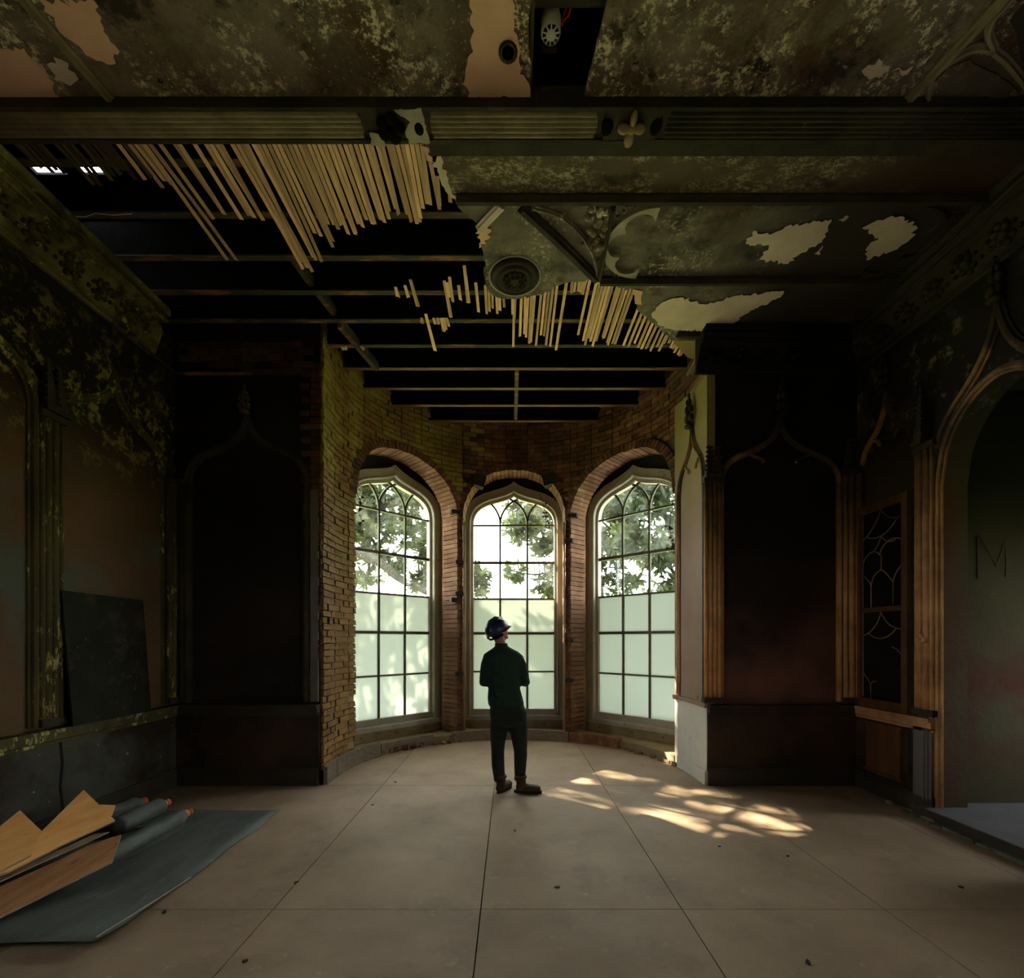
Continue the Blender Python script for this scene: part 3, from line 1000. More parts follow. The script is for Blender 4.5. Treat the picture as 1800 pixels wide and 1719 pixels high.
def clustered(plane, a, z0, z1, offs, mat, parent=None, back=.035, boss_z=None):
    """clustered column > shafts, base, capital"""
    root = MB()
    P = lambda da, zz, off: V2(plane, a + da, zz, off)
    wmax = max(abs(q[0]) + q[1] for q in offs)
    sd = P(1, 0, 0) - P(0, 0, 0)
    n = Vector(NRM[plane])
    M = Matrix((sd, n, Vector((0, 0, 1)))).transposed().to_4x4()
    M.translation = P(0, 0, 0)
    root.box(-wmax, wmax, 0, back, z0, z1, M)
    root.box(-wmax * 1.06, wmax * 1.06, 0, back + .05, z1 - .05, z1, M)
    root.box(-wmax * 1.06, wmax * 1.06, 0, back + .05, z0, z0 + .06, M)
    r = root.build('clustered_column', 'mould_dk', parent or PAR[plane])  # dark backing paints the shade in the grooves between shafts
    for da, rad in offs:
        b = MB()
        b.tube([P(da, z0 + .05, back + .012), P(da, z1 - .04, back + .012)], rad, 10)
        b.build('shaft', mat, r, smooth=True)
    if boss_z:
        b = MB()
        for dx, dz in ((-.03, 0), (.03, 0), (0, .04), (0, -.04)):
            b.ell(P(dx, boss_z + dz, back + .045), (.026, .026, .03), 6, 5)
        b.build('leaf_boss', mat, r, smooth=True)
    return r


def dado(plane, a0, a1, zr, mat, rail_mat, skirt_mat, parent=None, off=.035, skirt=.17):
    par = parent or PAR[plane]
    lo, hi = min(a0, a1), max(a0, a1)

    def slab(name, z0, z1, o0, o1, m):
        b = MB()
        c = [V2(plane, lo, z0, o0), V2(plane, hi, z0, o0), V2(plane, hi, z0, o1), V2(plane, lo, z0, o1)]
        b.prism(c, (0, 0, z1 - z0))
        return b.build(name, m, par)
    slab('dado_panel', 0, zr - .09, 0, off, mat)
    r = slab('dado_rail', zr - .09, zr - .03, 0, off + .05, rail_mat)
    slab('rail_fillet', zr - .03, zr, 0, off + .075, rail_mat)
    slab('rail_bead', zr - .125, zr - .10, 0, off + .025, rail_mat)
    s = slab('skirting', 0, skirt, 0, off + .035, skirt_mat)
    slab('skirting_bead', skirt, skirt + .025, 0, off + .02, skirt_mat)


# --- left flank
ogee_mould('FL', -2.955, .665, 3.40, 4.12, 'mould_dk', zb=.93)
finial('FL', -2.965, 4.14, .30, 'mould_l')
dado('FL', XL, JL - .04, .90, 'dado', 'skirt', 'skirt')
clustered('FL', -3.66, .92, 3.40, ((-.05, .028), (0, .034), (.05, .028)), 'mould_dk')
b = MB(); b.box(-2.235, JL - .05, YF - .035, YF, .93, 3.30); b.build('architrave', 'greystile', wall_fl)
# --- right flank
ogee_mould('FR', 3.03, .665, 3.38, 4.10, 'mould_r', sc=.75)
cusps('FR', 3.03, .665, 3.38, 4.10, 'mould_r')
finial('FR', 3.03, 4.10, .42, 'mould_dk')
dado('FR', JR - .01, XR, .90, 'dado', 'dado', 'skirt')
clustered('FR', 3.80, .92, 3.50, ((-.06, .026), (0, .036), (.06, .026)), 'mould_r')
pinnacle('FR', 3.765, 3.50, .34, 'mould_dk'); pinnacle('FR', 3.855, 3.50, .34, 'mould_dk')
clustered('FR', JR + .035, .92, 3.42, ((-.075, .022), (-.025, .024), (.025, .024), (.075, .024)), 'mould_r')
pinnacle('FR', JR - .01, 3.42, .36, 'mould_dk', w=.045); pinnacle('FR', JR + .09, 3.42, .36, 'mould_dk', w=.045)
# --- plastered right jamb of the bay (straight part plus the start of the curve)
jamb = tag(link('trim_1', None), 'pale plastered jamb beside the right bay window, sunlit at the foot', 'jamb', kind='structure')
pts = [Vector((JR - .01, YF - .005, 0)), Vector((JR - .01, BY, 0))] + [bay_pt(d, BR - .01) for d in (86, 82, 78, 75)]
out = [bay_pt(d, BR + .1) for d in (75, 78, 82, 86)] + [Vector((JR + .08, BY, 0)), Vector((JR + .08, YF - .005, 0))]
b = MB(); b.prism([Vector((q.x, q.y, .90)) for q in pts + out], (0, 0, 3.75)); b.build('upper_plaster', 'jamb', jamb)
b = MB(); b.prism([Vector((q.x, q.y, .0)) for q in pts + out], (0, 0, .86)); b.build('lower_plaster', 'jamb_lo', jamb)
ptr = [Vector((JR - .05, YF - .04, 0)), Vector((JR - .05, BY, 0))] + [bay_pt(d, BR - .05) for d in (86, 82, 78, 75)]
b = MB(); b.prism([Vector((q.x, q.y, .86)) for q in ptr + out], (0, 0, .055)); b.build('rail', 'jamb', jamb)
b = MB(); b.prism([Vector((q.x, q.y, 0)) for q in ptr[:5] + out[1:]], (0, 0, .15)); b.build('skirting', 'jamb_lo', jamb)
ogee_mould('J', 5.72, .34, 3.38, 4.20, 'mould_r', sc=.7, parent=jamb, kind='tall', zb=.93)
cusps('J', 5.72, .34, 3.38, 4.20, 'jamb', parent=jamb)
finial('J', 5.72, 4.17, .40, 'mould_dk', parent=jamb, w=.085)

# --- left wall
clustered('L', 3.84, .93, 3.45, ((-.075, .022), (-.03, .03), (.03, .03), (.08, .022)), 'mould_l')
clustered('L', 5.23, .93, 3.38, ((-.06, .024), (0, .034), (.06, .024)), 'mould_l')
pinnacle('L', 3.80, 3.45, .42, 'mould_dk', w=.06); pinnacle('L', 3.89, 3.45, .42, 'mould_dk', w=.06)
ogee_mould('L', 4.50, .62, 3.40, 4.12, 'mould_l', feet=False, sc=.9)
ogee_mould('L', 4.50, .585, 3.40, 3.41, 'mould_l', sc=.01)
ogee_mould('L', 3.13, .60, 3.45, 4.25, 'mould_l', zb=.93)
dado('L', YB, YF, .90, 'dado_l', 'mould_l', 'skirt', skirt=.16)
for y0, y1 in ((3.93, 3.96), (5.13, 5.16)):
    b = MB(); b.sweep([V2('L', y0, .93), V2('L', y0, 3.4)], half_round(.02), NRM['L']); b.build('bead', 'mould_l', wall_left)
b = MB()      # the split running down the dado
b.tube([V2('L', 3.93, .80, .037), V2('L', 3.95, .60, .038), V2('L', 3.93, .4, .038), V2('L', 3.955, .2, .038)], .012, 5); b.build('dado_split', 'iron', wall_left)

# --- right wall
clustered('R', 4.40, .92, 3.44, ((-.075, .022), (-.02, .036), (.05, .026), (.09, .02)), 'mould_r', boss_z=1.62)
pinnacle('R', 4.43, 3.44, .58, 'mould_dk', w=.055)
ogee_mould('R', 4.90, .35, 3.40, 4.20, 'mould_r', feet=False, sc=.7)
cusps('R', 4.90, .35, 3.40, 4.20, 'mould_r')
finial('R', 4.90, 4.18, .36, 'mould_dk')
clustered('R', 5.26, .92, 3.50, ((-.03, .03), (.03, .028)), 'mould_r')
# niche arch mouldings: jamb bead, inner arch and the tall ogee above
b = MB()
ys = [NY1 + .0 - (NY1 - NY0) * k / 24 for k in range(25)]
path = [V2('R', NY1, .10), V2('R', NY1, 2.2)] + [V2('R', y, niche_top(y)) for y in ys] + [V2('R', NY0, 2.2), V2('R', NY0, .10)]
b.sweep(path, [(x * .8, y * .8) for x, y in MOULD], NRM['R']); b.build('niche_moulding', 'mould_r', wall_right)
ogee_mould('R', 3.77, .585, 3.02, 4.35, 'mould_r', zb=.10, kind='tall', sc=.9)
finial('R', 3.77, 4.30, .34, 'mould_dk')
# right dado with a sunk wood panel and grey stile
dado('R', 4.30, YF, .90, 'dado', 'mould_r', 'skirt', skirt=.16)
b = MB(); b.prism([V2('R', 4.68, .24, .03), V2('R', 5.12, .24, .03), V2('R', 5.12, .24, .055), V2('R', 4.68, .24, .055)], (0, 0, .50)); b.build('raised_panel', 'dado_wood', wall_right)
for z in (.22, .73):
    b = MB(); b.prism([V2('R', 4.65, z, .03), V2('R', 5.15, z, .03), V2('R', 5.15, z, .065), V2('R', 4.65, z, .065)], (0, 0, .03)); b.build('panel_bead', 'dado_wood', wall_right)
b = MB(); b.prism([V2('R', 4.52, .15, .03), V2('R', 4.60, .15, .03), V2('R', 4.60, .15, .042), V2('R', 4.52, .15, .042)], (0, 0, .64)); b.build('dark_gap', 'iron', wall_right)
b = MB(); b.prism([V2('R', 4.32, .12, .03), V2('R', 4.52, .12, .03), V2('R', 4.52, .12, .06), V2('R', 4.32, .12, .06)], (0, 0, .68)); b.build('grey_stile', 'greystile', wall_right)
b = MB(); b.tube([V2('R', 4.36, .14, .06), V2('R', 4.36, .80, .06)], .012, 6); b.tube([V2('R', 4.40, .14, .06), V2('R', 4.40, .80, .06)], .012, 6); b.build('stile_bead', 'greystile', wall_right)
# letters scratched into the niche plaster
def on_niche(x, y):
    return on_y(x, y, 4.4185)
for pts in (((1718, 1018), (1719, 980), (1718, 945)), ((1721, 941), (1738, 970), (1752, 996)), ((1752, 996), (1760, 972), (1767, 951)), ((1767, 951), (1769, 985), (1768, 1014)), ((1716, 1044), (1724, 1038), (1734, 1043)), ((1740, 1046), (1752, 1042))):
    b = MB(); b.tube([on_niche(*q) for q in pts], .0028, 5); b.build('scratched_stroke', 'mould_grey', wall_right)
# step into the niche
b = MB(); b.box(3.75, 6.8, 2.3, 4.42, .045, .10); b.box(3.77, 6.8, 2.3, 4.415, 0, .045)
b.build('step', ['step'], wall_right)
b = MB(); b.box(3.735, 3.752, 2.3, 4.40, .02, .098); b.build('step_riser', 'skirt', wall_right)
rr = random.Random(77)
y = 2.6
while y < 4.3:
    L = rr.uniform(.12, .32)
    b = MB(); b.box(3.68 + rr.uniform(-.01, .01), 3.735, y, y + L - .008, 0, rr.uniform(.018, .035)); b.build('edge_stone', 'stone', wall_right)
    y += L

# ------------------------------------------------------------------ cornices
def cornice(plane, a0, a1, mat, parent, leaf_mat_, ragged=False, pitch=.30):
    prof = [(0, 4.60), (.03, 4.60), (.045, 4.625), (.03, 4.65), (.05, 4.67), (.09, 4.74), (.15, 4.82), (.20, 4.85), (.20, 4.875), (.235, 4.88), (.25, 4.91),
            (.235, 4.935), (.28, 4.94), (.31, 4.975), (.31, 4.99), (0, 4.99)]
    b = MB()
    n = 1 if not ragged else 10
    rr_ = []
    for k in range(n + 1):
        a = a0 + (a1 - a0) * k / n
        rr_.append([V2(plane, a + (random.Random(i).uniform(-.10, .10) if ragged and k == n else 0), z, off) for i, (off, z) in enumerate(prof)])
    b.rings(rr_)
    root = b.build('cornice', mat, parent)
    e = a1 - (.12 if ragged else 0)
    for off, z, r_ in ((.052, 4.632, .012), (.205, 4.862, .012), (.255, 4.905, .016), (.29, 4.945, .012)):
        b = MB(); b.tube([V2(plane, a0, z, off), V2(plane, e, z, off)], r_, 6); b.build('cornice_bead', mat, root, smooth=True)
    a = min(a0, a1) + .15
    hi = max(a0, a1) - .1
    lm = None
    while a < hi:
        if lm is None:
            b = MB()
            sd = V2(plane, 1, 0) - V2(plane, 0, 0)
            n_ = Vector(NRM[plane])
            for dx, dz, s in ((0, 0, .05), (-.045, .03, .032), (.045, .03, .032), (-.05, -.03, .028), (.05, -.03, .028), (0, .055, .03), (0, -.055, .03)):
                b.ell(sd * dx + n_ * (.02 + dz * .75) + Vector((0, 0, dz)), (s, s, s * .8), 6, 4)
            for k in range(7):      # the curled band over each leaf
                q = math.pi * k / 6
                b.ell(sd * .11 * math.cos(q) + n_ * (.075 * math.sin(q)) + Vector((0, 0, .085 * math.sin(q) - .02)), (.02, .02, .02), 5, 4)
            o = b.build('leaf_ornament', leaf_mat_, root, smooth=True)
            lm = o.data
        else:
            o = link('leaf_ornament', lm, root)
        o.location = V2(plane, a, 4.745, .085)
        a += pitch
    return root


cornice('L', YB, 4.88, 'cornice_l', wall_left, 'mould_l', ragged=True)
cornice('R', YB, YF, 'mould_dk', wall_right, 'mould_dk')
cornice('FR', JR - .14, XR, 'soot', wall_fr, 'soot')
# what is left of the cornice return along the plastered jamb
b = MB()
for z, o0 in ((4.61, .02), (4.90, .06)):
    b.prism([Vector((JR - o0, YF + .01, z)), Vector((JR + .1, YF + .01, z)), Vector((JR + .1, BY + .30, z)), Vector((JR - .03, BY + .30, z))], (0, 0, .035))
b.build('broken_return', 'mould_grey', jamb)
# picture lines left on the left wall corner
b = MB(); b.tube([Vector((XL + .03, 4.75, 4.615)), Vector((XL + .03, YF - .03, 4.60)), Vector((XL + .9, YF - .03, 4.60))], .018, 6); b.build('cornice_rail', 'mould_r', wall_left)
# exposed brick band where the flank cornice has gone, and the torn plaster edge beside the bay
rr = random.Random(55)
strt_s = [brick_mesh('brick', BL, BH, .06, 50 + k, 'brick_soot') for k in range(3)]
head_s = [brick_mesh('brick', BL / 2 - .004, BH, .06, 60 + k, 'brick_soot') for k in range(3)]
for c in range(5):
    z = 4.63 + c * CO
    x = XL + .16 + (.115 if c % 2 else 0)
    while x < JL - .2:
        me = rr.choice(strt_s)
        if rr.random() > .1 and not (c == 0 and rr.random() < .4):
            o = link('brick', me, wall_fl); o.matrix_local = Matrix.Translation((x, YF - .022 + rr.uniform(-.004, .006), z))
        x += .235
for c in range(44):
    z = 3.34 - 1.0 + c * CO - .9
    if z < 1.0 or z > 4.95:
        continue
    for x in ((JL - .075,) if z < 3.3 or c % 2 else (JL - .075, JL - .19)):
        if z < 3.3 and rr.random() < .25:
            continue
        o = link('brick', rr.choice(head_s), wall_fl); o.matrix_local = Matrix.Translation((x + rr.uniform(-.012, .004), YF - .028, z))

# ================================================================== CEILING
ceiling = tag(link('ceiling', None), 'fire damaged plaster ceiling, fallen away to laths and joists', 'ceiling', kind='structure')
# boards of the floor above; one of them is broken through and shows the daylight
y = YB - .2
while y < 8.65:
    y1 = min(y + .1515, 8.65)
    if y < 4.02 < y1:
        ya, yb = 3.965, 4.082
        for q0, q1, x0, x1 in ((y, ya, XL - .75, XR + .3), (yb, y1, XL - .75, XR + .3), (ya, yb, XL - .75, -4.07), (ya, yb, -3.80, -3.67), (ya, yb, -3.46, XR + .3)):
            if q1 - q0 > .001:
                b = MB(); b.box(x0, x1, q0, q1, ZTOP, ZTOP + .03); b.build('deck_board', 'char', ceiling)
    else:
        b = MB(); b.box(XL - .75, XR + .3, y, y1, ZTOP, ZTOP + .03); b.build('deck_board', 'char', ceiling)
    y = y1
# joists (run across the room), charred flanks, brown undersides coloured lighter as lit lines
for y, zb in ((2.55, 5.06), (2.98, 5.06), (3.38, 5.02), (3.79, 5.015), (4.21, 5.01), (4.63, 5.01), (5.04, 5.01), (5.47, 5.01), (5.93, 5.01), (6.40, 5.01), (6.86, 5.01), (7.35, 5.01), (7.80, 5.01)):
    if y < 5.5:
        x0, x1 = XL, XR
    else:
        h = math.sqrt(max(.05, (BR + .04) ** 2 - (y - BY) ** 2))
        x0, x1 = BX - h + .0, BX + h
    b = MB()
    b.box(x0, x1, y - .028, y + .028, zb + .012, zb + .30)
    b.cur = 1
    b.box(x0, x1, y - .029, y + .029, zb, zb + .012)
    b.build('joist', ['char', 'joist_new' if y > 5.7 else 'joist_edge'], ceiling)
# noggins and struts between joists
def bar(name, p, q, w, h, mat, parent):
    p, q = Vector(p), Vector(q)
    t = (q - p).normalized()
    sd = t.cross(Vector((0, 0, 1))).normalized()
    up = sd.cross(t)
    b = MB()
    b.rings([[c + sd * a * w / 2 + up * d * h / 2 for a, d in ((-1, -1), (1, -1), (1, 1), (-1, 1))] for c in (p, q)])
    return b.build(name, mat, parent)


for y0, y1 in ((5.96, 6.37), (6.43, 6.83), (6.89, 7.32)):
    bar('noggin', (.083, y0, 5.10), (.083, y1, 5.10), .05, .17, 'joist_edge', ceiling)
for p, q in (((-1.97, 4.24, 5.1), (-1.93, 4.60, 5.1)), ((-1.92, 4.66, 5.1), (-1.86, 5.01, 5.1)), ((-1.83, 5.08, 5.02), (-1.66, 5.90, 5.02))):
    bar('strut', p, q, .055, .10, 'joist_edge', ceiling)
for x_, y_ in ((-1.92, 5.455), (-1.72, 5.455)):
    b = MB(); b.box(x_ - .03, x_ + .03, y_ - .02, y_ + .05, 4.985, 5.008); b.build('joist_hanger', 'greyplaster', ceiling)

# --- near compartment: plaster slabs round the hole over the alarm
TH = .025
def slab_poly(name, pts, mat, z=ZC, th=TH, amp=.02, step=.05, seed=1, keep=()):
    b = MB(); b.prism(jag([Vector((p[0], p[1], z)) for p in pts], amp, step, seed, keep), (0, 0, th))
    return b.build(name, mat, ceiling)


HY = 2.95
slab_poly('plaster_slab', [(XL, YB), (.10, YB), (.09, 1.8), (.12, HY), (XL, HY)], 'ceil', keep=(0, 1, 3, 4), amp=.012, seed=3)
slab_poly('plaster_slab', [(.53, YB), (XR, YB), (XR, HY), (.455, HY), (.535, 2.3)], 'ceil', keep=(0, 1, 2, 3), amp=.012, seed=4)
b = MB(); b.box(.10, .53, YB, 1.75, ZC, ZC + TH); b.build('plaster_slab', 'ceil', ceiling)
for x_ in (.075, .565):                                  # trimmers and lath ends at the hole
    b = MB(); b.box(x_ - .018, x_ + .018, 1.75, HY, ZC + .026, ZC + .28); b.build('trimmer', 'char', ceiling)
    b = MB(); b.box(x_ - .012 + (.045 if x_ < .3 else -.045), x_ + .012 + (.045 if x_ < .3 else -.045), 1.8, HY - .03, ZC + .026, ZC + .034); b.build('lath', 'lath_dk', ceiling)
# straight ribs and the corner tracery of the near compartment
def rib(name, pts, w, h, mat, flat=.6):
    b = MB()
    b.sweep([Vector((p[0], p[1], ZC)) for p in pts], [(-w, 0), (-w, h * .35), (-w * .55, h * .5), (-w * .4, h), (w * .4, h), (w * .55, h * .5), (w, h * .35), (w, 0)], (0, 0, -1))
    return b.build(name, mat, ceiling)


def cpt(x, y):
    q = on_z(x, y, ZC)
    return (q.x, q.y)


def spline(pts, n=6):
    P = [Vector((p[0], p[1], 0)) for p in pts]
    P = [P[0] * 2 - P[1]] + P + [P[-1] * 2 - P[-2]]
    out_ = []
    for i in range(1, len(P) - 2):
        for k in range(n):
            t = k / n
            a, b_, c, d = P[i - 1], P[i], P[i + 1], P[i + 2]
            q = .5 * ((2 * b_) + (c - a) * t + (2 * a - 5 * b_ + 4 * c - d) * t * t + (3 * b_ - a - 3 * c + d) * t ** 3)
            out_.append((q.x, q.y))
    out_.append((P[-2].x, P[-2].y))
    return out_


rib('ceiling_rib', [(-2.60, 1.6), (-2.545, 2.5), (-2.475, HY)], .03, .04, 'mould_grey')
rib('ceiling_rib', [(2.62, 1.6), (2.575, 2.5), (2.465, HY)], .03, .04, 'mould_grey')
for pts in ([(1633, 168), (1636, 140), (1652, 118), (1690, 90), (1720, 80), (1748, 84)], [(1748, 84), (1738, 55), (1748, 25), (1772, 0), (1790, -30)], [(1742, 82), (1770, 105), (1798, 140), (1830, 185)]):
    rib('tracery_rib', spline([cpt(*p) for p in pts]), .02, .035, 'mould_grey')
for pts, m in (([(1640, 145), (1665, 118), (1705, 102), (1730, 118), (1770, 140), (1792, 160), (1770, 168), (1700, 165), (1655, 165)], 'ceil'), ([(1775, 35), (1800, 5), (1850, 0), (1850, 140), (1800, 110), (1790, 70)], 'ceil_far')):
    slab_poly('tracery_field', [cpt(*p) for p in pts], m, z=ZC - .012, th=.011, amp=.008, seed=9)
# places where the skin has come away
patch_n = 0
for pts, m, dz in (
        ([(70, 0), (165, 0), (178, 30), (182, 55), (210, 90), (188, 112), (150, 95), (112, 62)], 'tan', .004),
        ([(-30, 85), (42, 84), (62, 112), (80, 120), (92, 150), (104, 172), (122, 206), (60, 206), (-30, 200)], 'tan', .004),
        ([(82, 112), (108, 104), (132, 128), (130, 145), (104, 140)], 'cream', .003),
        ([(828, -30), (898, -30), (905, 40), (912, 100), (932, 172), (822, 172), (818, 135), (832, 90), (826, 30)], 'tan', .004),
        ([(1515, 124), (1545, 103), (1552, 108), (1562, 125), (1545, 137), (1524, 134)], 'cream', .003),
        ([(1568, 124), (1580, 118), (1606, 116), (1584, 133)], 'cream', .003),
        ([(1620, 108), (1644, 90), (1626, 112)], 'cream', .003),
        ([(524, 90), (534, 88), (543, 102), (534, 108)], 'greyplaster', .004),
        ([(1310, 428), (1325, 405), (1352, 412), (1385, 396), (1440, 388), (1462, 385), (1445, 425), (1400, 450), (1385, 464), (1335, 455), (1352, 430)], 'cream', .004),
        ([(1516, 400), (1560, 382), (1588, 380), (1612, 398), (1600, 420), (1570, 440), (1522, 457), (1528, 430), (1545, 420)], 'cream', .004),
        ([(1145, 552), (1165, 530), (1195, 522), (1240, 535), (1290, 520), (1378, 511), (1372, 522), (1320, 545), (1282, 572), (1240, 582), (1185, 580), (1160, 572)], 'cream', .004),
        ([(1432, 446), (1446, 430), (1440, 448)], 'cream', .003),
        ([(1474, 386), (1492, 380), (1480, 390)], 'cream', .003),
        ([(838, 396), (862, 402), (858, 420), (842, 436)], 'tan', .004)):
    patch_n += 1
    slab_poly('bare_patch', [cpt(*p) for p in pts], m, z=ZC - dz, th=dz - .0005, amp=.022, step=.022, seed=100 + patch_n)
# the small round hole beside the tan strip: an old pipe sleeve
b = MB(); c = on_z(893, 93, ZC - .01); b.lathe(c, [(.055, 0), (.055, .012), (.035, .012), (.035, -.002), (.044, -.002), (.05, 0)], 14); b.build('pipe_sleeve', 'mould_dk', ceiling, smooth=True)
b = MB(); b.lathe(c + Vector((0, 0, .004)), [(.034, 0), (.034, .004)], 14); b.build('sleeve_hole', 'iron', ceiling)

# --- reeded beam with its bosses
BY0, BY1, BZ = 2.93, 3.125, 4.90
beam = MB(); beam.box(XL, XR, BY0, BY1, BZ + .012, ZC + .03); beam.box(XL, XR, BY0 - .012, BY0 + .012, BZ + .0, BZ + .03); beam.box(XL, XR, BY1 - .016, BY1 + .01, BZ + .0, BZ + .03)
beam = beam.build('beam', 'mould_dk', ceiling)
for x0, x1 in ((XL, -.935), (-.52, .565), (.985, XR)):
    for k in range(5):
        yy = BY0 + .036 + k * .031
        e = .03 * math.sqrt(max(0, 1 - ((k - 2) / 2.6) ** 2))
        b = MB(); b.tube([(x0 + (0 if x0 < -3 else .04 - e), yy, BZ + .012), (x1 - (0 if x1 > 3 else .04 - e), yy, BZ + .012)], .0145, 8)
        b.build('reed', 'mould_grey' if x1 < .9 else 'mould_dk', beam, smooth=True)
# boss 1: torn, grey plaster with a dark rosette
c1 = Vector((-.72, 3.03, BZ))
b = MB(); b.prism(jag([c1 + Vector((-.19, -.10, .004)), c1 + Vector((.19, -.10, .004)), c1 + Vector((.19, .10, .004)), c1 + Vector((-.17, .10, .004))], .008, .03, 5), (0, 0, .02)); b.build('boss_ground', 'mould_dk', beam)
b = MB(); b.prism(jag([c1 + Vector((0.0, -.10, -.004)), c1 + Vector((.17, -.11, -.004)), c1 + Vector((.19, .10, -.004)), c1 + Vector((.05, .10, -.004)), c1 + Vector((.04, .03, -.004)), c1 + Vector((.09, -.03, -.004))], .008, .02, 6), (0, 0, .008)); b.build('raw_plaster', 'greyplaster', beam)
b = MB(); b.prism(jag([c1 + Vector((-.19, .03, -.004)), c1 + Vector((-.12, .05, -.004)), c1 + Vector((-.10, .115, -.004)), c1 + Vector((-.2, .115, -.004))], .008, .02, 7), (0, 0, .008)); b.build('raw_plaster', 'greyplaster', beam)
b = MB()
for k in range(5):
    q = 2 * math.pi * k / 5
    b.ell(c1 + Vector((-.045 + .055 * math.cos(q), .0 + .055 * math.sin(q), -.01)), (.042, .042, .03), 8, 5)
b.ell(c1 + Vector((-.045, 0, -.03)), (.03, .03, .025), 8, 5)
b.build('rosette', 'char', beam, smooth=True)
b = MB(); b.ell(c1 + Vector((.135, .01, -.004)), (.03, .04, .012), 10, 4); b.build('bolt_head', 'char', beam, smooth=True)
# boss 2: four-leaf cross
c2 = Vector((.775, 3.03, BZ))
b = MB(); b.box(c2.x - .17, c2.x + .17, BY0 + .01, BY1 - .01, BZ + .0, BZ + .02); b.build('boss_ground', 'mould_dk', beam)
for sx in (-1, 1):
    b = MB(); b.ell(c2 + Vector((sx * .155, 0, .004)), (.04, .055, .03), 10, 5); b.build('boss_scoop', 'char', beam, smooth=True)
b = MB()
for dx, dy, rx, ry in ((0, -.06, .022, .045), (0, .06, .034, .055), (-.05, 0, .04, .030), (.05, 0, .04, .030), (0, 0, .03, .03)):
    b.ell(c2 + Vector((dx, dy, -.012)), (rx, ry, .028), 9, 5)
b.build('leaf_cross', 'jamb', beam, smooth=True)
# fillets beyond the beam
b = MB(); b.box(-.55, XR, 3.125, 3.262, ZC - .03, ZC + .02); b.build('beam_fillet', 'mould_dk', ceiling)
slab_poly('torn_fillet', [(XL, 3.12), (-.50, 3.12), (-.50, 3.17), (-1.6, 3.165), (XL, 3.17)], 'cream', z=ZC - .004, th=.02, amp=.022, step=.03, seed=17, keep=(0, 1, 4))

# --- far compartment: border and panels with a torn edge
border = [cpt(752, 266), (XR, 3.262), (XR, 3.66), cpt(806, 356), cpt(785, 335), cpt(775, 300)]
slab_poly('border_slab', border, 'border', seed=31, keep=(0, 1, 2), amp=.02, step=.03)
far = [cpt(800, 355), (XR, 3.62), (XR, YF), (JR + .05, YF), (JR - .02, YF + .02), cpt(1212, 628), cpt(1187, 604), cpt(1150, 571), cpt(1120, 545), cpt(1113, 512), cpt(1085, 505), cpt(1050, 492), cpt(990, 500),
       cpt(950, 520), cpt(905, 527), cpt(866, 522), cpt(853, 500), cpt(850, 450), cpt(842, 400), cpt(815, 375)]
slab_poly('plaster_slab', far, 'ceil_far', z=ZC + .006, seed=33, keep=(0, 1, 2, 3, 4), amp=.016, step=.03)
slab_poly('fallen_edge', [cpt(1180, 597), cpt(1260, 602), cpt(1240, 612), cpt(1225, 632), cpt(1208, 628)], 'jamb', z=ZC + .0, th=.006, seed=34, amp=.012)
slab_poly('fallen_edge', [cpt(1112, 508), cpt(1130, 512), cpt(1128, 536), cpt(1116, 534)], 'tan', z=ZC + .0, th=.006, seed=35, amp=.012)
slab_poly('fallen_edge', [cpt(1040, 488), cpt(1105, 496), cpt(1075, 500), cpt(1052, 500)], 'cream', z=ZC - .002, th=.008, seed=36, amp=.012)
slab_poly('fallen_edge', [cpt(740, 256), cpt(770, 268), cpt(765, 285), cpt(750, 282)], 'tan', z=ZC - .002, th=.008, seed=37, amp=.012)
slab_poly('fallen_edge', [cpt(752, 268), cpt(775, 275), cpt(792, 330), cpt(800, 350), cpt(785, 338), cpt(772, 306)], 'cream', z=ZC - .002, th=.004, seed=38, amp=.02, step=.02)
# cross ribs (their near flanks stay in shade)
def xrib(y, x0, x1, d=.055, w=.03):
    b = MB(); b.sweep([Vector((x0, y, ZC + .006)), Vector((x1, y, ZC + .006))], [(-w * 1.3, 0), (-w * 1.3, d * .4), (-w, d * .5), (-w * .5, d), (w * .5, d), (w, d * .5), (w * 1.3, d * .4), (w * 1.3, 0)], (0, 0, -1))
    return b.build('cross_rib', 'mould_dk', ceiling)


xrib(3.60, cpt(803, 350)[0], XR - .2); xrib(4.42, cpt(1056, 490)[0], XR - .2); xrib(5.21, cpt(1185, 597)[0], XR - .2, .04)
# rosette boss where the lamp hung
cr = on_z(905, 486, ZC + .006)
b = MB(); b.lathe(cr, [(.225, 0), (.225, -.012), (.205, -.03), (.185, -.034), (.175, -.022), (.16, -.022), (.15, -.04), (.13, -.045), (.12, -.03), (.06, -.03), (.055, -.05), (.02, -.055)], 28)
ros = b.build('ceiling_rose', 'mould_dk', ceiling, smooth=True)
b = MB()
for k in range(12):
    q = 2 * math.pi * k / 12
    b.ell(cr + Vector((.09 * math.cos(q), .09 * math.sin(q), -.038)), (.022, .022, .018), 6, 4)
for k in range(6):
    q = 2 * math.pi * k / 6
    b.ell(cr + Vector((.045 * math.cos(q), .045 * math.sin(q), -.05)), (.018, .018, .015), 6, 4)
b.build('rose_leaves', 'mould_dk', ros, smooth=True)
b = MB(); b.lathe(cr, [(.245, .0), (.245, -.006), (.228, -.006), (.228, 0)], 28); b.build('rose_ring', 'greyplaster', ros, smooth=True)
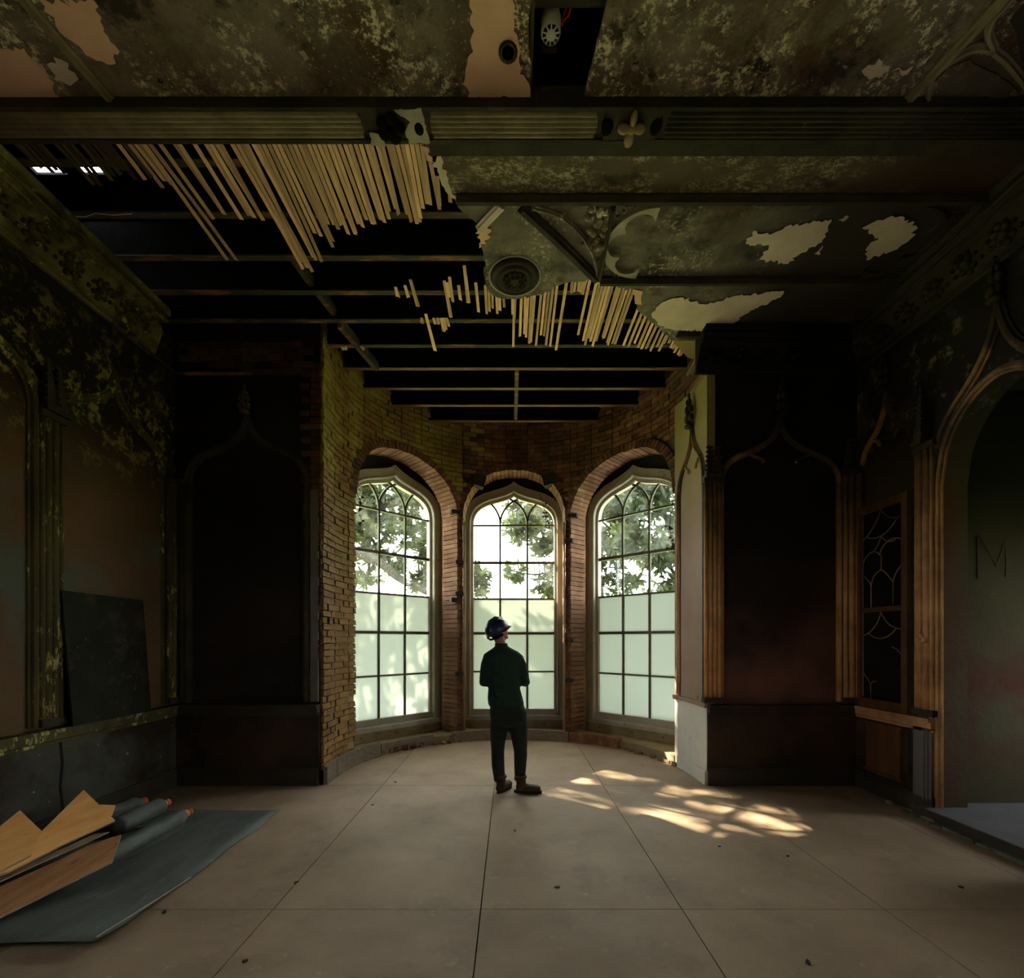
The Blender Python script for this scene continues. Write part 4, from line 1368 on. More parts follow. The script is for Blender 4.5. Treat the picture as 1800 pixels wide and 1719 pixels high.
# diagonal and arched ribs
rib('diagonal_rib', [cpt(917, 362), cpt(985, 425), cpt(1048, 488)], .045, .05, 'mould_dk')
rib('arched_rib', spline([cpt(*p) for p in ((935, 362), (985, 378), (1025, 415), (1045, 455), (1050, 486))]), .018, .03, 'ceil_far')
rib('straight_rib', [cpt(1078, 362), cpt(1066, 430), cpt(1053, 488)], .022, .045, 'mould_dk')
rib('diagonal_rib', [cpt(880, 362), cpt(858, 385), cpt(842, 402)], .04, .018, 'cream')
# foliage in the spandrels
b = MB()
rr = random.Random(3)
for k in range(26):
    q = cpt(rr.uniform(1028, 1070), rr.uniform(365, 440))
    if q[0] < cpt(1010, 400)[0]:
        continue
    b.ell(Vector((q[0], q[1], ZC)), (.035, .035, .022), 6, 4)
b.build('leaf_carving', 'ceil', ceiling, smooth=True)
# cusped panel: long field with lobed ends
def cusped(xe, sgn, name):
    y0, y1 = 3.66, 4.38
    cy = (y0 + y1) / 2
    R = (y1 - y0) / 2
    outer = [(xe + sgn * (R - R * math.cos(q)), cy + R * math.sin(q)) for q in [-math.pi / 2 + math.pi * k / 20 for k in range(21)]]
    lob = []
    for k in range(3):
        a0 = -math.pi / 2 + math.pi * (k / 3)
        a1 = a0 + math.pi / 3
        for j in range(9):
            t = j / 8
            a = a0 + (a1 - a0) * t
            r = R * (.66 + .26 * math.sin(math.pi * t) ** .6)
            lob.append((xe + sgn * (R - r * math.cos(a)), cy + r * math.sin(a)))
    b = MB()
    n = len(outer)
    z0, z1 = ZC - .022, ZC + .008
    o_ = []
    i_ = []
    for k in range(27):
        a = -math.pi / 2 + math.pi * k / 26
        o_.append((xe + sgn * (R - R * math.cos(a)), cy + R * math.sin(a)))
        i_.append(lob[k])
    rr_ = [[Vector((o_[k][0], o_[k][1], z1)), Vector((o_[k][0], o_[k][1], z0)), Vector((i_[k][0], i_[k][1], z0)), Vector((i_[k][0], i_[k][1], z1))] for k in range(27)]
    b.rings(rr_)
    ob = b.build(name, 'greyplaster' if sgn > 0 else 'ceil_far', ceiling)
    b = MB()
    r_ = random.Random(4)
    for k in range(46):
        sx, sy = r_.choice((-1, 1)), 0
        yy = r_.choice((y0 + r_.uniform(0, .2), y1 - r_.uniform(0, .2)))
        u = (yy - cy) / R
        lim = R - R * math.sqrt(max(0, 1 - u * u))
        xx = xe + sgn * r_.uniform(-.03, max(0, lim - .05))
        b.ell(Vector((xx, yy, ZC)), (.02, .02, .016), 5, 4)
    b.build('spandrel_foliage', 'ceil_far', ob, smooth=True)


cusped(.80, 1, 'cusped_end')
cusped(3.58, -1, 'cusped_end')

# --- laths (run along the room, nailed under the joists)
rl = random.Random(12)
lath_mesh = []


def lath(x, y0, y1, mat, z=ZC + .018, skew=0.0, w=.028, droop=0.0):
    b = MB()
    n = 3
    rr_ = []
    for k in range(n + 1):
        t = k / n
        yy = y0 + (y1 - y0) * t
        xx = x + skew * t
        dz = -droop * t * t
        rr_.append([Vector((xx + a * w / 2, yy + (rl.uniform(-.02, .02) if k == n and a > 0 else 0), z + d + dz)) for a, d in ((-1, 0), (1, 0), (1, .007), (-1, .007))])
    b.rings(rr_)
    return b.build('lath', mat, ceiling)


ends = [(-3.55, 3.44), (-2.75, 3.46), (-2.52, 3.5), (-2.47, 4.22), (-2.41, 4.22), (-2.39, 3.8), (-2.30, 3.78), (-2.22, 3.72), (-2.12, 3.78), (-1.98, 3.80), (-1.95, 4.22), (-1.80, 4.25), (-1.74, 4.18), (-1.66, 4.2),
        (-1.62, 3.95), (-1.52, 4.05), (-1.45, 3.86), (-1.32, 3.9), (-1.2, 3.82), (-1.10, 3.86), (-1.0, 3.84), (-.9, 3.74), (-.76, 3.80), (-.6, 3.72), (-.44, 3.70)]
x = -3.52
while x < -.43:
    for k in range(len(ends) - 1):
        if ends[k][0] <= x <= ends[k + 1][0]:
            t = (x - ends[k][0]) / (ends[k + 1][0] - ends[k][0])
            e = ends[k][1] if t < .5 else ends[k + 1][1]
    y0 = 3.14
    if x > -.56:                                        # under the torn border edge
        y0 = 3.40 + (x + .56) * 1.6
    dk = x < -2.62
    gap = .34 if dk else (.16 if -2.6 < x < -1.45 else .05)
    if rl.random() > gap and not (-2.36 < x < -2.30):
        lath(x, y0, e + rl.uniform(-.07, .05), 'lath_dk' if dk and rl.random() < .9 else 'lath', skew=rl.uniform(-.02, .02) * (2 if e > 4.1 else 1), z=ZC + .018 - (.006 if rl.random() < .3 else 0), droop=rl.uniform(0, .05) if e > 4.1 else rl.uniform(0, .012))
    x += rl.uniform(.031, .039)


def lath_px(x0, x1, ytop, yend, jit, gap=.05, yref=560):
    """laths whose centres run from x0 to x1 (picture columns at row yref) between rows ytop and yend"""
    d = FPX * (ZC - CH) / (VY - yref)
    X0, X1 = (x0 - VX) / FPX * d, (x1 - VX) / FPX * d
    n = max(1, int(round((X1 - X0) / .0335)))
    for k in range(n + (1 if n == 1 and X1 == X0 else 0)):
        X = X0 + (k + .5) * (X1 - X0) / n
        ya = FPX * (ZC - CH) / (VY - ytop)
        ye = FPX * (ZC - CH) / (VY - (yend + rl.uniform(-jit, jit)))
        if rl.random() > gap:
            lath(X, ya, ye, 'lath', skew=rl.uniform(-.012, .012), w=rl.uniform(.024, .030), droop=rl.uniform(0, .01))


lath_px(854, 888, 505, 548, 12)
lath_px(893, 908, 505, 560, 10)
lath_px(901, 906, 520, 610, 3)
lath_px(913, 940, 495, 600, 14)
lath_px(945, 975, 490, 600, 10)
lath_px(984, 989, 492, 617, 2, 0)
lath_px(992, 1020, 490, 517, 3)
lath_px(1020, 1064, 490, 598, 14)
lath_px(1066, 1100, 495, 604, 12)
for k in range(9):
    xx = 1101 + k * 8.5
    lath_px(xx, xx + 8, 500 + k * 11 if k > 1 else 505, 606 + k * 1.5, 6, 0, yref=590)
for xx, ya, ye in ((785, 497, 560), (789, 500, 525), (795, 490, 532), (808, 505, 530), (822, 470, 535), (838, 500, 550), (716, 505, 525), (728, 495, 540), (699, 508, 524)):
    lath_px(xx, xx, ya, ye, 1, 0, yref=520)
lath_px(756, 756, 555, 617, 1, 0, yref=585)
for xx in (742, 763, 770, 776, 781, 786):
    lath_px(xx, xx, 562, 572 + (xx % 7) * 2, 2, 0, yref=566)
# torn lath ends hanging along the slope at the right
for k in range(7):
    xx = 1168 + k * 7
    lath_px(xx, xx, 585 + k * 6, 604 + k * 4, 3, 0, yref=605)

# ================================================================== WINDOWS
ZB, ZR = .417, [.417, 1.072, 1.737, 2.334, 2.96, 3.606]
GW, GZS, GZA = .715, 3.58, 4.13


def contour_z(x, w, zs, za):
    h = [(u * w, zs + v * (za - zs)) for u, v in ogee_half('window')]
    x = abs(x)
    for (xa, za_), (xb, zb_) in zip(h, h[1:]):
        if xb <= x <= xa:
            return zb_ + (za_ - zb_) * ((x - xb) / max(1e-6, xa - xb))
    return zs


WLAB = ['tall ogee sash window at the left of the bay, tree branch behind', 'central tall ogee sash window of the bay behind the standing man', 'tall ogee sash window at the right of the bay, leaves filling its top']
proto = None
rw = random.Random(31)


def copy_tree(o, parent=None):
    c = o.copy()
    COL.objects.link(c)
    c.parent = parent
    for ch in list(o.children):
        copy_tree(ch, c)
    return c


win = link('window_1', None)
# casing: swept between outer and inner ogee outline
outer = ogee(0, .885, 3.60, 4.34, 'window', .29)
inner = ogee(0, .745, 3.58, 4.175, 'window', .29)


def ring_mesh(outer_, inner_, y0, y1):
    b_ = MB()
    b_.rings([[Vector((a[0], y0, a[1])), Vector((a[0], y1, a[1])), Vector((c[0], y1, c[1])), Vector((c[0], y0, c[1]))] for a, c in zip(outer_, inner_)])
    return b_


fr_o = ring_mesh(outer, inner, 0, .16).build('casing', 'frame', win)
b = MB(); b.sweep([Vector((a, 0, z)) for a, z in ogee(0, .76, 3.58, 4.19, 'window', .32)], [(-.02, 0), (-.02, .012), (-.008, .024), (.008, .024), (.02, .012), (.02, 0)], (0, -1, 0)); b.build('casing_bead', 'frame', win)
b = MB(); b.sweep([Vector((a, 0, z)) for a, z in ogee(0, .87, 3.60, 4.325, 'window', .32)], [(-.012, 0), (-.012, .016), (.012, .016), (.012, 0)], (0, -1, 0)); b.build('casing_bead', 'frame', win)
ring_mesh(ogee(0, .76, 3.58, 4.21, 'window', .36), ogee(0, .70, 3.58, 4.11, 'window', .40), .05, .13).build('sash_frame', 'frame', win)
b = MB(); b.box(-.80, .80, .03, .15, .33, .425); b.build('bottom_rail', 'frame', win)
b = MB(); b.box(-.83, .83, -.06, .16, .255, .325); b.build('sill', 'frame', win)
# spandrel: dark panel painted as the shaded void between frame and arch
b = MB()
xs = [-1.25, -1.05, -.8851] + [q[0] for q in outer[1:-1]] + [.8851, 1.05, 1.25]
rr_ = []
for xx in xs:
    zz = .0 if abs(xx) > .8852 else (contour_z(xx, .885, 3.60, 4.34) - .01)
    rr_.append([Vector((xx, .09, zz)), Vector((xx, .20, zz)), Vector((xx, .20, 4.70)), Vector((xx, .09, 4.70))])
b.rings(rr_)
b.build('spandrel', 'void', win)
b = MB(); b.box(-1.2, 1.2, -.04, .22, 0, .256); b.build('apron', 'apron', win)
for k in range(7):
    b = MB(); b.lathe((-.85 + k * .28 + rw.uniform(-.04, .04), -.0405, .09 + .1 * (k % 2)), [(.012, 0), (.012, .002)], 8, (0, -1, 0)); b.build('plug_hole', 'iron', win)
# glazing bars
def gbar(pts, w=.020, y=.09, name='glazing_bar', d=.03):
    b_ = MB(); b_.sweep([Vector((p[0], y, p[1])) for p in pts], [(-w / 2, -d / 2), (w / 2, -d / 2), (w / 2, d / 2), (-w / 2, d / 2)], (0, 1, 0)); return b_.build(name, 'bar', win)


CX = [-GW, -.235, .235, GW]
for x_ in (-.235, .235):
    gbar([(x_, ZB), (x_, 1.737)], .034)
    gbar([(x_ - .0, 1.737), (x_, 2.96)], .032, .08)
    gbar([(x_ - .0, 2.96), (x_, 3.606)], .032, .075)
for z_, w_ in ((1.072, .024), (1.737, .042), (2.334, .026), (2.96, .046), (3.606, .028)):
    gbar([(-GW, z_), (GW, z_)], w_, .085, 'meeting_rail' if w_ > .03 else 'glazing_bar', .04)
for xm in (-.235, .235):
    for sg in (-1, 1):
        r_ = .47
        pts = []
        for k in range(40):
            a = math.radians(k * 3.0)
            px, pz = xm + sg * (r_ - r_ * math.cos(a)), 3.606 + .02 + r_ * math.sin(a)
            if abs(px) > GW - .005 or pz > contour_z(px, GW, GZS, GZA) - .005:
                break
            pts.append((px, pz))
        if len(pts) > 2:
            gbar(pts, .032, .085 + .001 * sg, 'tracery_bar')
# panes: three frosted rows below, clear ones above
for r in range(5):
    for c in range(3):
        b = MB(); b.box(CX[c] + .006, CX[c + 1] - .006, .092, .096, ZR[r] + .005, ZR[r + 1] - .005)
        b.build('pane', 'frost' if r < 3 else 'clear', win)
for c in range(3):
    b = MB()
    xs = [CX[c] + .004 + (CX[c + 1] - CX[c] - .008) * k / 12 for k in range(13)]
    poly = [Vector((xs[0], .092, 3.612)), Vector((xs[-1], .092, 3.612))] + [Vector((q, .092, max(3.62, contour_z(q, GW, GZS, GZA) - .004))) for q in xs[::-1]]
    b.prism(poly, (0, .004, 0)); b.build('pane', 'clear', win)
wins = []
for i in range(3):
    o = win if i == 0 else copy_tree(win)
    o.name = 'window_%d' % (i + 1)
    a = math.radians(WC[i])
    o.location = win_pt(i, 0, 0)
    o.rotation_euler = (0, 0, -a)
    tag(o, WLAB[i], 'window', kind='structure')
    wins.append(o)
# two added side windows, out of view, to brighten the near end of the room
for k, X in enumerate((XR, XL)):
    o = tag(link('window_%d' % (4 + k), None), ['plain tall window in the right wall near the viewpoint', 'plain tall window in the left wall near the viewpoint'][k], 'window', kind='structure')
    s = 1 if X > 0 else -1
    for nm, (y0, y1, z0, z1) in (('stile', (-.3, -.23, 1.5, 2.5)), ('stile', (1.23, 1.3, 1.5, 2.5)), ('rail', (-.3, 1.3, 1.5, 1.58)), ('rail', (-.3, 1.3, 2.42, 2.5)), ('glazing_bar', (-.3, 1.3, 1.98, 2.02)), ('glazing_bar', (.48, .52, 1.5, 2.5))):
        b = MB(); b.box(min(X + s * .05, X + s * .12), max(X + s * .05, X + s * .12), y0, y1, z0, z1); b.build(nm, 'frame', o)
    b = MB(); b.box(min(X + s * .08, X + s * .084), max(X + s * .08, X + s * .084), -.25, 1.25, 1.54, 2.46); b.build('pane', 'clear', o)

# small window added out of view to brighten the niche passage
o = tag(link('window_6', None), 'small plain window lighting the niche passage in the right wall', 'window', kind='structure')
for nm, (y0, y1, z0, z1) in (('stile', (3.25, 3.31, .9, 2.6)), ('stile', (4.19, 4.25, .9, 2.6)), ('rail', (3.25, 4.25, .9, .96)), ('rail', (3.25, 4.25, 2.54, 2.6)), ('glazing_bar', (3.25, 4.25, 1.73, 1.76))):
    b = MB(); b.box(6.80, 6.85, y0, y1, z0, z1); b.build(nm, 'frame', o)
b = MB(); b.box(6.82, 6.824, 3.28, 4.22, .93, 2.57); b.build('pane', 'clear', o)

# timber fixings left on the piers
for wi, sgx, zlist in ((1, -1, (2.86, 2.36, 1.08)), (1, 1, (3.2, 1.62, .98)), (0, 1, (3.66, 2.26)), (2, -1, (3.6,))):
    for z_ in zlist:
        p = bay_pt((-23.7 if sgx < 0 else 23.7) if wi == 1 else (-25.6 if wi == 0 else 25.6), BR - .012)
        d = math.degrees(math.atan2(p.x - BX, p.y - BY))
        b = MB(); b.box(-.075, .075, -.02, .08, -.03, .03, Matrix.Translation(p + Vector((0, 0, z_))) @ Matrix.Rotation(math.radians(-d), 4, 'Z')); b.build('timber_fixing', 'iron', wall_bay)
for d, z_ in ((-15.3, 4.20), (15.3, 4.22)):
    p = bay_pt(d, BR - .03)
    b = MB(); b.box(-.10, .10, -.02, .14, -.09, .09, Matrix.Translation(p + Vector((0, 0, z_))) @ Matrix.Rotation(math.radians(-d), 4, 'Z') @ Matrix.Rotation(math.radians(-d * .9), 4, 'Y')); b.build('timber_block', 'iron', wall_bay)
for d, m in ((-22.0, 'apron'), (22.0, 'rust')):
    p = bay_pt(d, BR - .03)
    b = MB(); b.tube([p + Vector((0, 0, .17)), p + Vector((.004, 0, 1.9)), p + Vector((0, 0, 3.5))], .018, 7); b.build('edge_bead', m, wall_bay, smooth=True)

# ================================================================== PERSON
def apply_mods(o):
    dg = bpy.context.evaluated_depsgraph_get()
    dg.update()
    ev = o.evaluated_get(dg)
    me = bpy.data.meshes.new_from_object(ev)
    o.modifiers.clear()
    o.data = me
    for p in me.polygons:
        p.use_smooth = True
    return o


def fuse(o, voxel, it=4, fac=.5):
    m = o.modifiers.new('fuse', 'REMESH'); m.mode = 'VOXEL'; m.voxel_size = voxel
    s = o.modifiers.new('soft', 'SMOOTH'); s.iterations = it; s.factor = fac
    return apply_mods(o)


def loft(b, rows, n=18, power=2.4):
    """rows of (cx, cy, z, rx, ry): superelliptic rings"""
    rr_ = []
    for cx, cy, z, rx, ry in rows:
        ring = []
        for k in range(n):
            q = 2 * math.pi * k / n
            c_, s_ = math.cos(q), math.sin(q)
            ring.append(Vector((cx + rx * math.copysign(abs(c_) ** (2 / power), c_), cy + ry * math.copysign(abs(s_) ** (2 / power), s_), z)))
        rr_.append(ring)
    b.rings(rr_)


PX, PY = 0.0, 5.06
man = empty('person', 'man in dark green jumper, dark trousers and blue hard hat looking up, seen from behind', 'person', (PX, PY, 0))
HC = Vector((-.128, .045, 1.715))                      # head centre
fy, fp = math.radians(50), math.radians(24)
fwd = Vector((math.sin(fy) * math.cos(fp), math.cos(fy) * math.cos(fp), math.sin(fp)))
rgt = fwd.cross(Vector((0, 0, 1))).normalized()
upv = rgt.cross(fwd)
HM = Matrix((rgt, fwd, upv)).transposed()              # head axes: x right, y forward, z up


def hp(x, y, z):
    return HC + HM @ Vector((x, y, z))


EL_L, EL_R = Vector((-.278, .02, 1.165)), Vector((.158, .03, 1.165))
WR_L, WR_R = Vector((-.13, .25, 1.17)), Vector((.01, .27, 1.21))
# body: head, neck, trunk, arms, hands, legs as one surface
b = MB()
b.ell(hp(0, 0, .03), (.076, .096, .09), 14, 10, HM)
b.ell(hp(0, .02, -.045), (.062, .075, .085), 14, 10, HM)          # face and jaw
b.ell(hp(0, .075, -.105), (.028, .026, .022), 8, 6, HM)           # chin
b.ell(hp(0, .104, -.030), (.013, .024, .024), 8, 6, HM)           # nose
b.ell(hp(0, .088, .012), (.05, .018, .013), 8, 6, HM)             # brow
b.ell(hp(0, .090, -.070), (.026, .014, .011), 8, 6, HM)           # lips
for sx in (-1, 1):
    b.ell(hp(sx * .078, -.005, -.02), (.010, .020, .032), 8, 6, HM)   # ears
    b.ell(hp(sx * .036, .066, -.045), (.022, .022, .022), 8, 6, HM)   # cheeks
b.tube([(-.088, .0, 1.47), (-.098, .012, 1.56), hp(0, -.02, -.06)], [.065, .056, .058], 12)
loft(b, [(-.07, .0, 1.50, .10, .06), (-.075, 0, 1.42, .155, .09), (-.07, 0, 1.2, .14, .09), (-.055, 0, 1.0, .145, .10), (-.02, 0, .86, .16, .11), (-.015, 0, .76, .14, .10)])
for S, E, Wr in ((Vector((-.235, 0, 1.445)), EL_L, WR_L), (Vector((.095, 0, 1.445)), EL_R, WR_R)):
    b.tube([S, S.lerp(E, .5), E, E.lerp(Wr, .4), Wr], [.048, .044, .036, .036, .027], 10)
for hx, kx, ax in ((-.115, -.132, -.112), (.085, .108, .102)):
    b.tube([(hx, 0, .80), (kx, .01, .44), (ax, 0, .10)], [.075, .05, .035], 10)
# hands clasped in front: palm, four fingers, thumb
for Wr, sg, cen in ((WR_L, 1, Vector((-.045, .315, 1.185))), (WR_R, -1, Vector((-.055, .335, 1.215)))):
    d = (cen - Wr).normalized()
    u = Vector((0, 0, 1))
    b.tube([Wr, Wr + d * .05, Wr + d * .09], [.026, .034, .033], 8, squash=.6)
    pt = Wr + d * .085
    for k, L in enumerate((.062, .072, .070, .055)):
        f0 = pt + u * (.026 - .017 * k)
        f1 = f0 + d * L * .55 + Vector((0, .012, 0))
        f2 = f1 + d * L * .35 + Vector((0, -.02, 0))
        b.tube([f0 - d * .02, f0, f1, f2], [.0085, .0085, .008, .0065], 6)
    b.tube([Wr + d * .035 + u * .02, Wr + d * .06 + u * .045, Wr + d * .09 + u * .052], [.012, .0105, .008], 6)
body = b.build('body', 'skin', man)
fuse(body, .0075, 2, .4)
# eyes
for sx in (-1, 1):
    b = MB(); b.ell(hp(sx * .032, .082, -.012), (.012, .010, .009), 8, 6, HM); b.build('eye', 'hair', body, smooth=True)
b = MB(); b.ell(hp(0, -.018, .0), (.081, .088, .085), 14, 10, HM); b.build('hair', 'hair', man, smooth=True)
# jumper
b = MB()
loft(b, [(-.097, .01, 1.575, .062, .062), (-.094, .008, 1.55, .075, .068), (-.088, .004, 1.530, .105, .078), (-.080, 0, 1.497, .165, .095), (-.075, 0, 1.455, .205, .112), (-.073, 0, 1.40, .200, .122), (-.072, 0, 1.34, .172, .128), (-.072, .0, 1.22, .165, .125),
         (-.065, 0, 1.10, .170, .125), (-.055, 0, 1.0, .188, .135), (-.045, 0, .945, .192, .138), (-.042, 0, .915, .186, .133)], 24, 2.3)
for S, E, Wr in ((Vector((-.238, 0, 1.455)), EL_L, WR_L), (Vector((.088, 0, 1.440)), EL_R, WR_R)):
    b.tube([S + Vector((.07 if S.x < 0 else -.07, 0, .015)), S + Vector((.012 if S.x < 0 else -.012, 0, -.02)), S.lerp(E, .35), S.lerp(E, .75), E + Vector((0, -.005, .01)), E.lerp(Wr, .35), E.lerp(Wr, .8), Wr], [.055, .068, .066, .062, .062, .058, .046, .040], 14)
    for k in range(3):                                  # folds gathered above the elbow
        c = S.lerp(E, .72 + .1 * k)
        b.tube([c + Vector((-.045, -.045, .01)), c + Vector((0, -.064, 0)), c + Vector((.045, -.045, -.01))], .010, 6)
b.tube([(-.20, -.075, 1.30), (-.17, -.115, 1.16), (-.15, -.128, 1.03)], .014, 6)
b.tube([(-.02, -.12, 1.06), (.05, -.115, 1.0), (.10, -.085, .98)], .012, 6)
jumper = b.build('jumper', 'sweater', man)
fuse(jumper, .011, 4, .5)
b = MB(); b.lathe((-.097, .01, 1.555), [(.066, 0), (.070, .014), (.064, .03), (.058, .03)], 18); b.build('collar', 'sweater', jumper, smooth=True)
# trousers
b = MB()
loft(b, [(-.040, 0, .965, .168, .122), (-.034, 0, .92, .182, .132), (-.024, -.01, .86, .197, .142), (-.018, -.012, .79, .196, .14), (-.016, -.005, .735, .185, .125), (-.016, 0, .70, .15, .10)], 24, 2.3)
for pts, rad in (([(-.112, -.005, .80), (-.122, 0, .66), (-.133, .008, .55), (-.134, .018, .45), (-.134, .0, .40), (-.130, -.01, .28), (-.118, -.005, .17), (-.112, 0, .12)], [.10, .097, .082, .071, .070, .069, .063, .064]),
                 ([(.078, -.005, .80), (.088, .0, .66), (.100, .01, .55), (.108, .022, .45), (.110, .005, .40), (.106, -.005, .28), (.102, 0, .17), (.100, 0, .12)], [.10, .098, .086, .073, .072, .066, .058, .062])):
    b.tube(pts, rad, 16)
    for z_, yy in ((.50, -.06), (.405, -.055), (.20, -.05), (.155, -.05)):
        cx = [p for p in pts if p[2] <= z_ + .08][0][0]
        b.tube([(cx - .055, yy + .03, z_ + .012), (cx, yy - .01, z_), (cx + .055, yy + .03, z_ - .010)], .012, 6)
trs = b.build('trousers', 'trousers', man)
fuse(trs, .011, 3, .5)
for sx in (-.11, .07):
    b = MB(); b.box(sx - .055, sx + .055, -.158, -.147, .78, .89); b.build('back_pocket', 'trousers', trs)


def boot(heel, yaw, L=.275):
    r = empty('tmp', None, None)
    bpy.data.objects.remove(r)
    M = Matrix.Translation(heel) @ Matrix.Rotation(-yaw, 4, 'Z')   # local y = toe direction
    b_ = MB()
    rows = [(0, .035, .03, .03), (0, .06, .045, .05)]
    b_.tube([M @ Vector((0, .045, .03)), M @ Vector((0, .05, .09)), M @ Vector((0, .045, .165))], [.052, .05, .058], 14)
    b_.tube([M @ Vector((0, .0, .045)), M @ Vector((0, .07, .055)), M @ Vector((0, .15, .052)), M @ Vector((0, .21, .048)), M @ Vector((0, L - .02, .042))], [.040, .050, .050, .050, .034], 14, squash=.85)
    o = b_.build('boot', 'boot', man)
    fuse(o, .008, 2, .4)
    s_ = MB()
    ring = []
    for k in range(20):
        q = 2 * math.pi * k / 20
        yy = L / 2 - .015 + (L / 2 + .012) * math.sin(q)
        xx = (.045 + .010 * math.sin(q)) * math.cos(q)
        ring.append(M @ Vector((xx, yy, .0)))
    s_.prism(ring, (0, 0, .028))
    s_.build('sole', 'sole', o)
    cz = MB(); cz.lathe(M @ Vector((0, .045, .150)), [(.057, 0), (.066, .008), (.066, .03), (.058, .035)], 14); cz.build('boot_cuff', 'boot', o, smooth=True)
    for k in range(4):
        l_ = MB(); l_.tube([M @ Vector((-.022, .10 + .022 * k, .108 - .012 * k)), M @ Vector((.022, .10 + .022 * k, .108 - .012 * k))], .004, 5); l_.build('lace', 'sole', o)


boot(Vector((-.125, -.05, 0)), math.radians(28))
boot(Vector((.065, -.02, 0)), math.radians(98))
# hard hat
helm = MB()
hc = (0, -.012, .035)
rows = []
for k in range(9):
    a = math.radians(90 * k / 8)
    rows.append([hp(hc[0] + .113 * math.cos(a) * math.cos(q), hc[1] + .138 * math.cos(a) * math.sin(q), hc[2] + .112 * math.sin(a)) for q in [2 * math.pi * i / 24 for i in range(24)]])
rows = [[hp(hc[0] + .113 * math.cos(q), hc[1] + .138 * math.sin(q), hc[2] - .03) for q in [2 * math.pi * i / 24 for i in range(24)]]] + rows
helm.rings(rows)
hh = helm.build('hard_hat', 'helmet', man, smooth=True)
b = MB()
ring_o, ring_i = [], []
rr_ = []
for i in range(24):
    q = 2 * math.pi * i / 24
    fx = max(0, math.sin(q)) ** 3
    e = .007 + .040 * fx
    rr_.append([hp(hc[0] + .112 * math.cos(q), hc[1] + .137 * math.sin(q), hc[2] - .032), hp(hc[0] + (.112 + e) * math.cos(q), hc[1] + (.137 + e) * math.sin(q), hc[2] - .036 - .004 * fx),
                hp(hc[0] + (.112 + e) * math.cos(q), hc[1] + (.137 + e) * math.sin(q), hc[2] - .030 - .004 * fx), hp(hc[0] + .113 * math.cos(q), hc[1] + .138 * math.sin(q), hc[2] - .020)])
rr_.append(rr_[0])
b.rings(rr_, caps=False); b.build('brim', 'helmet', hh, smooth=True)
b = MB(); b.tube([hp(0, hc[1] - .137 + .02, hc[2] + .045), hp(0, hc[1] - .06, hc[2] + .110), hp(0, hc[1] + .03, hc[2] + .118), hp(0, hc[1] + .11, hc[2] + .075)], .014, 8); b.build('hat_ridge', 'helmet', hh, smooth=True)
b = MB(); b.tube([hp(-.10, -.03, -.02), hp(-.09, -.10, -.035), hp(0, -.135, -.04), hp(.09, -.10, -.035), hp(.10, -.03, -.02)], .012, 8); b.build('nape_strap', 'sole', hh, smooth=True)

# ================================================================== THINGS
# dark sheet on the floor, its near end lifted
b = MB()
nx, ny = 12, 20
top = []
for j in range(ny + 1):
    yy = 2.46 + (4.47 - 2.46) * j / ny
    for i in range(nx + 1):
        xx = -3.55 + (-2.165 + 3.55) * i / nx + (.012 * math.sin(j * .9) if i == nx else 0)
        lift = max(0, (3.15 - yy) / .7) ** 1.5 * .045 * (.4 + .6 * i / nx)
        top.append((xx, yy, .016 + lift + .004 * math.sin(i * .8 + j * .5)))
o_ = b.add(top, [(j * (nx + 1) + i, j * (nx + 1) + i + 1, (j + 1) * (nx + 1) + i + 1, (j + 1) * (nx + 1) + i) for j in range(ny) for i in range(nx)])
sheet = b.build('floor_sheet_cover', 'mat', None, smooth=True)
sheet.name = 'dark_floor_covering'
solid(sheet, .006, -1)
tag(sheet, 'dark slate grey sheet lying on the floor beneath the plywood pieces', 'floor covering')
b = MB(); b.sweep([Vector((-2.166, 2.48, .064)), Vector((-2.163, 2.75, .043)), Vector((-2.16, 3.0, .026)), Vector((-2.158, 3.2, .018))], [(-.006, 0), (.004, 0), (.004, .004), (-.006, .004)], (0, 0, 1)); b.build('torn_edge', 'greyplaster', sheet)


def board(name, label, corners, th, mat):
    """flat offcut: corners in space (first three give the plane)"""
    P = [Vector(c) for c in corners]
    n = (P[1] - P[0]).cross(P[2] - P[0]).normalized()
    if n.z < 0:
        n = -n
    P = [p - n * n.dot(p - P[0]) for p in P]
    base = sum(P, Vector()) / len(P)
    root = MB(); root.prism([p - base for p in P], -n * th)
    root.mi = [0 if k == 0 or k == 1 else 1 for k in range(len(root.f))]
    o = root.build(name, [mat, 'ply_edge'])
    o.location = base
    return tag(o, label, 'plywood', 'plywood offcuts beside the left wall')


def zpx(x, y, z):
    return on_z(x, y, z)


def lean(x, y, h=0.0):
    # on the sloping plane of the propped boards: low in front, resting on the rolls by the wall
    d = -(3.39 - h) * FPX / ((VY - y) + .62 * (x - VX))
    return Vector(((x - VX) / FPX * d, d, CH + (VY - y) / FPX * d))


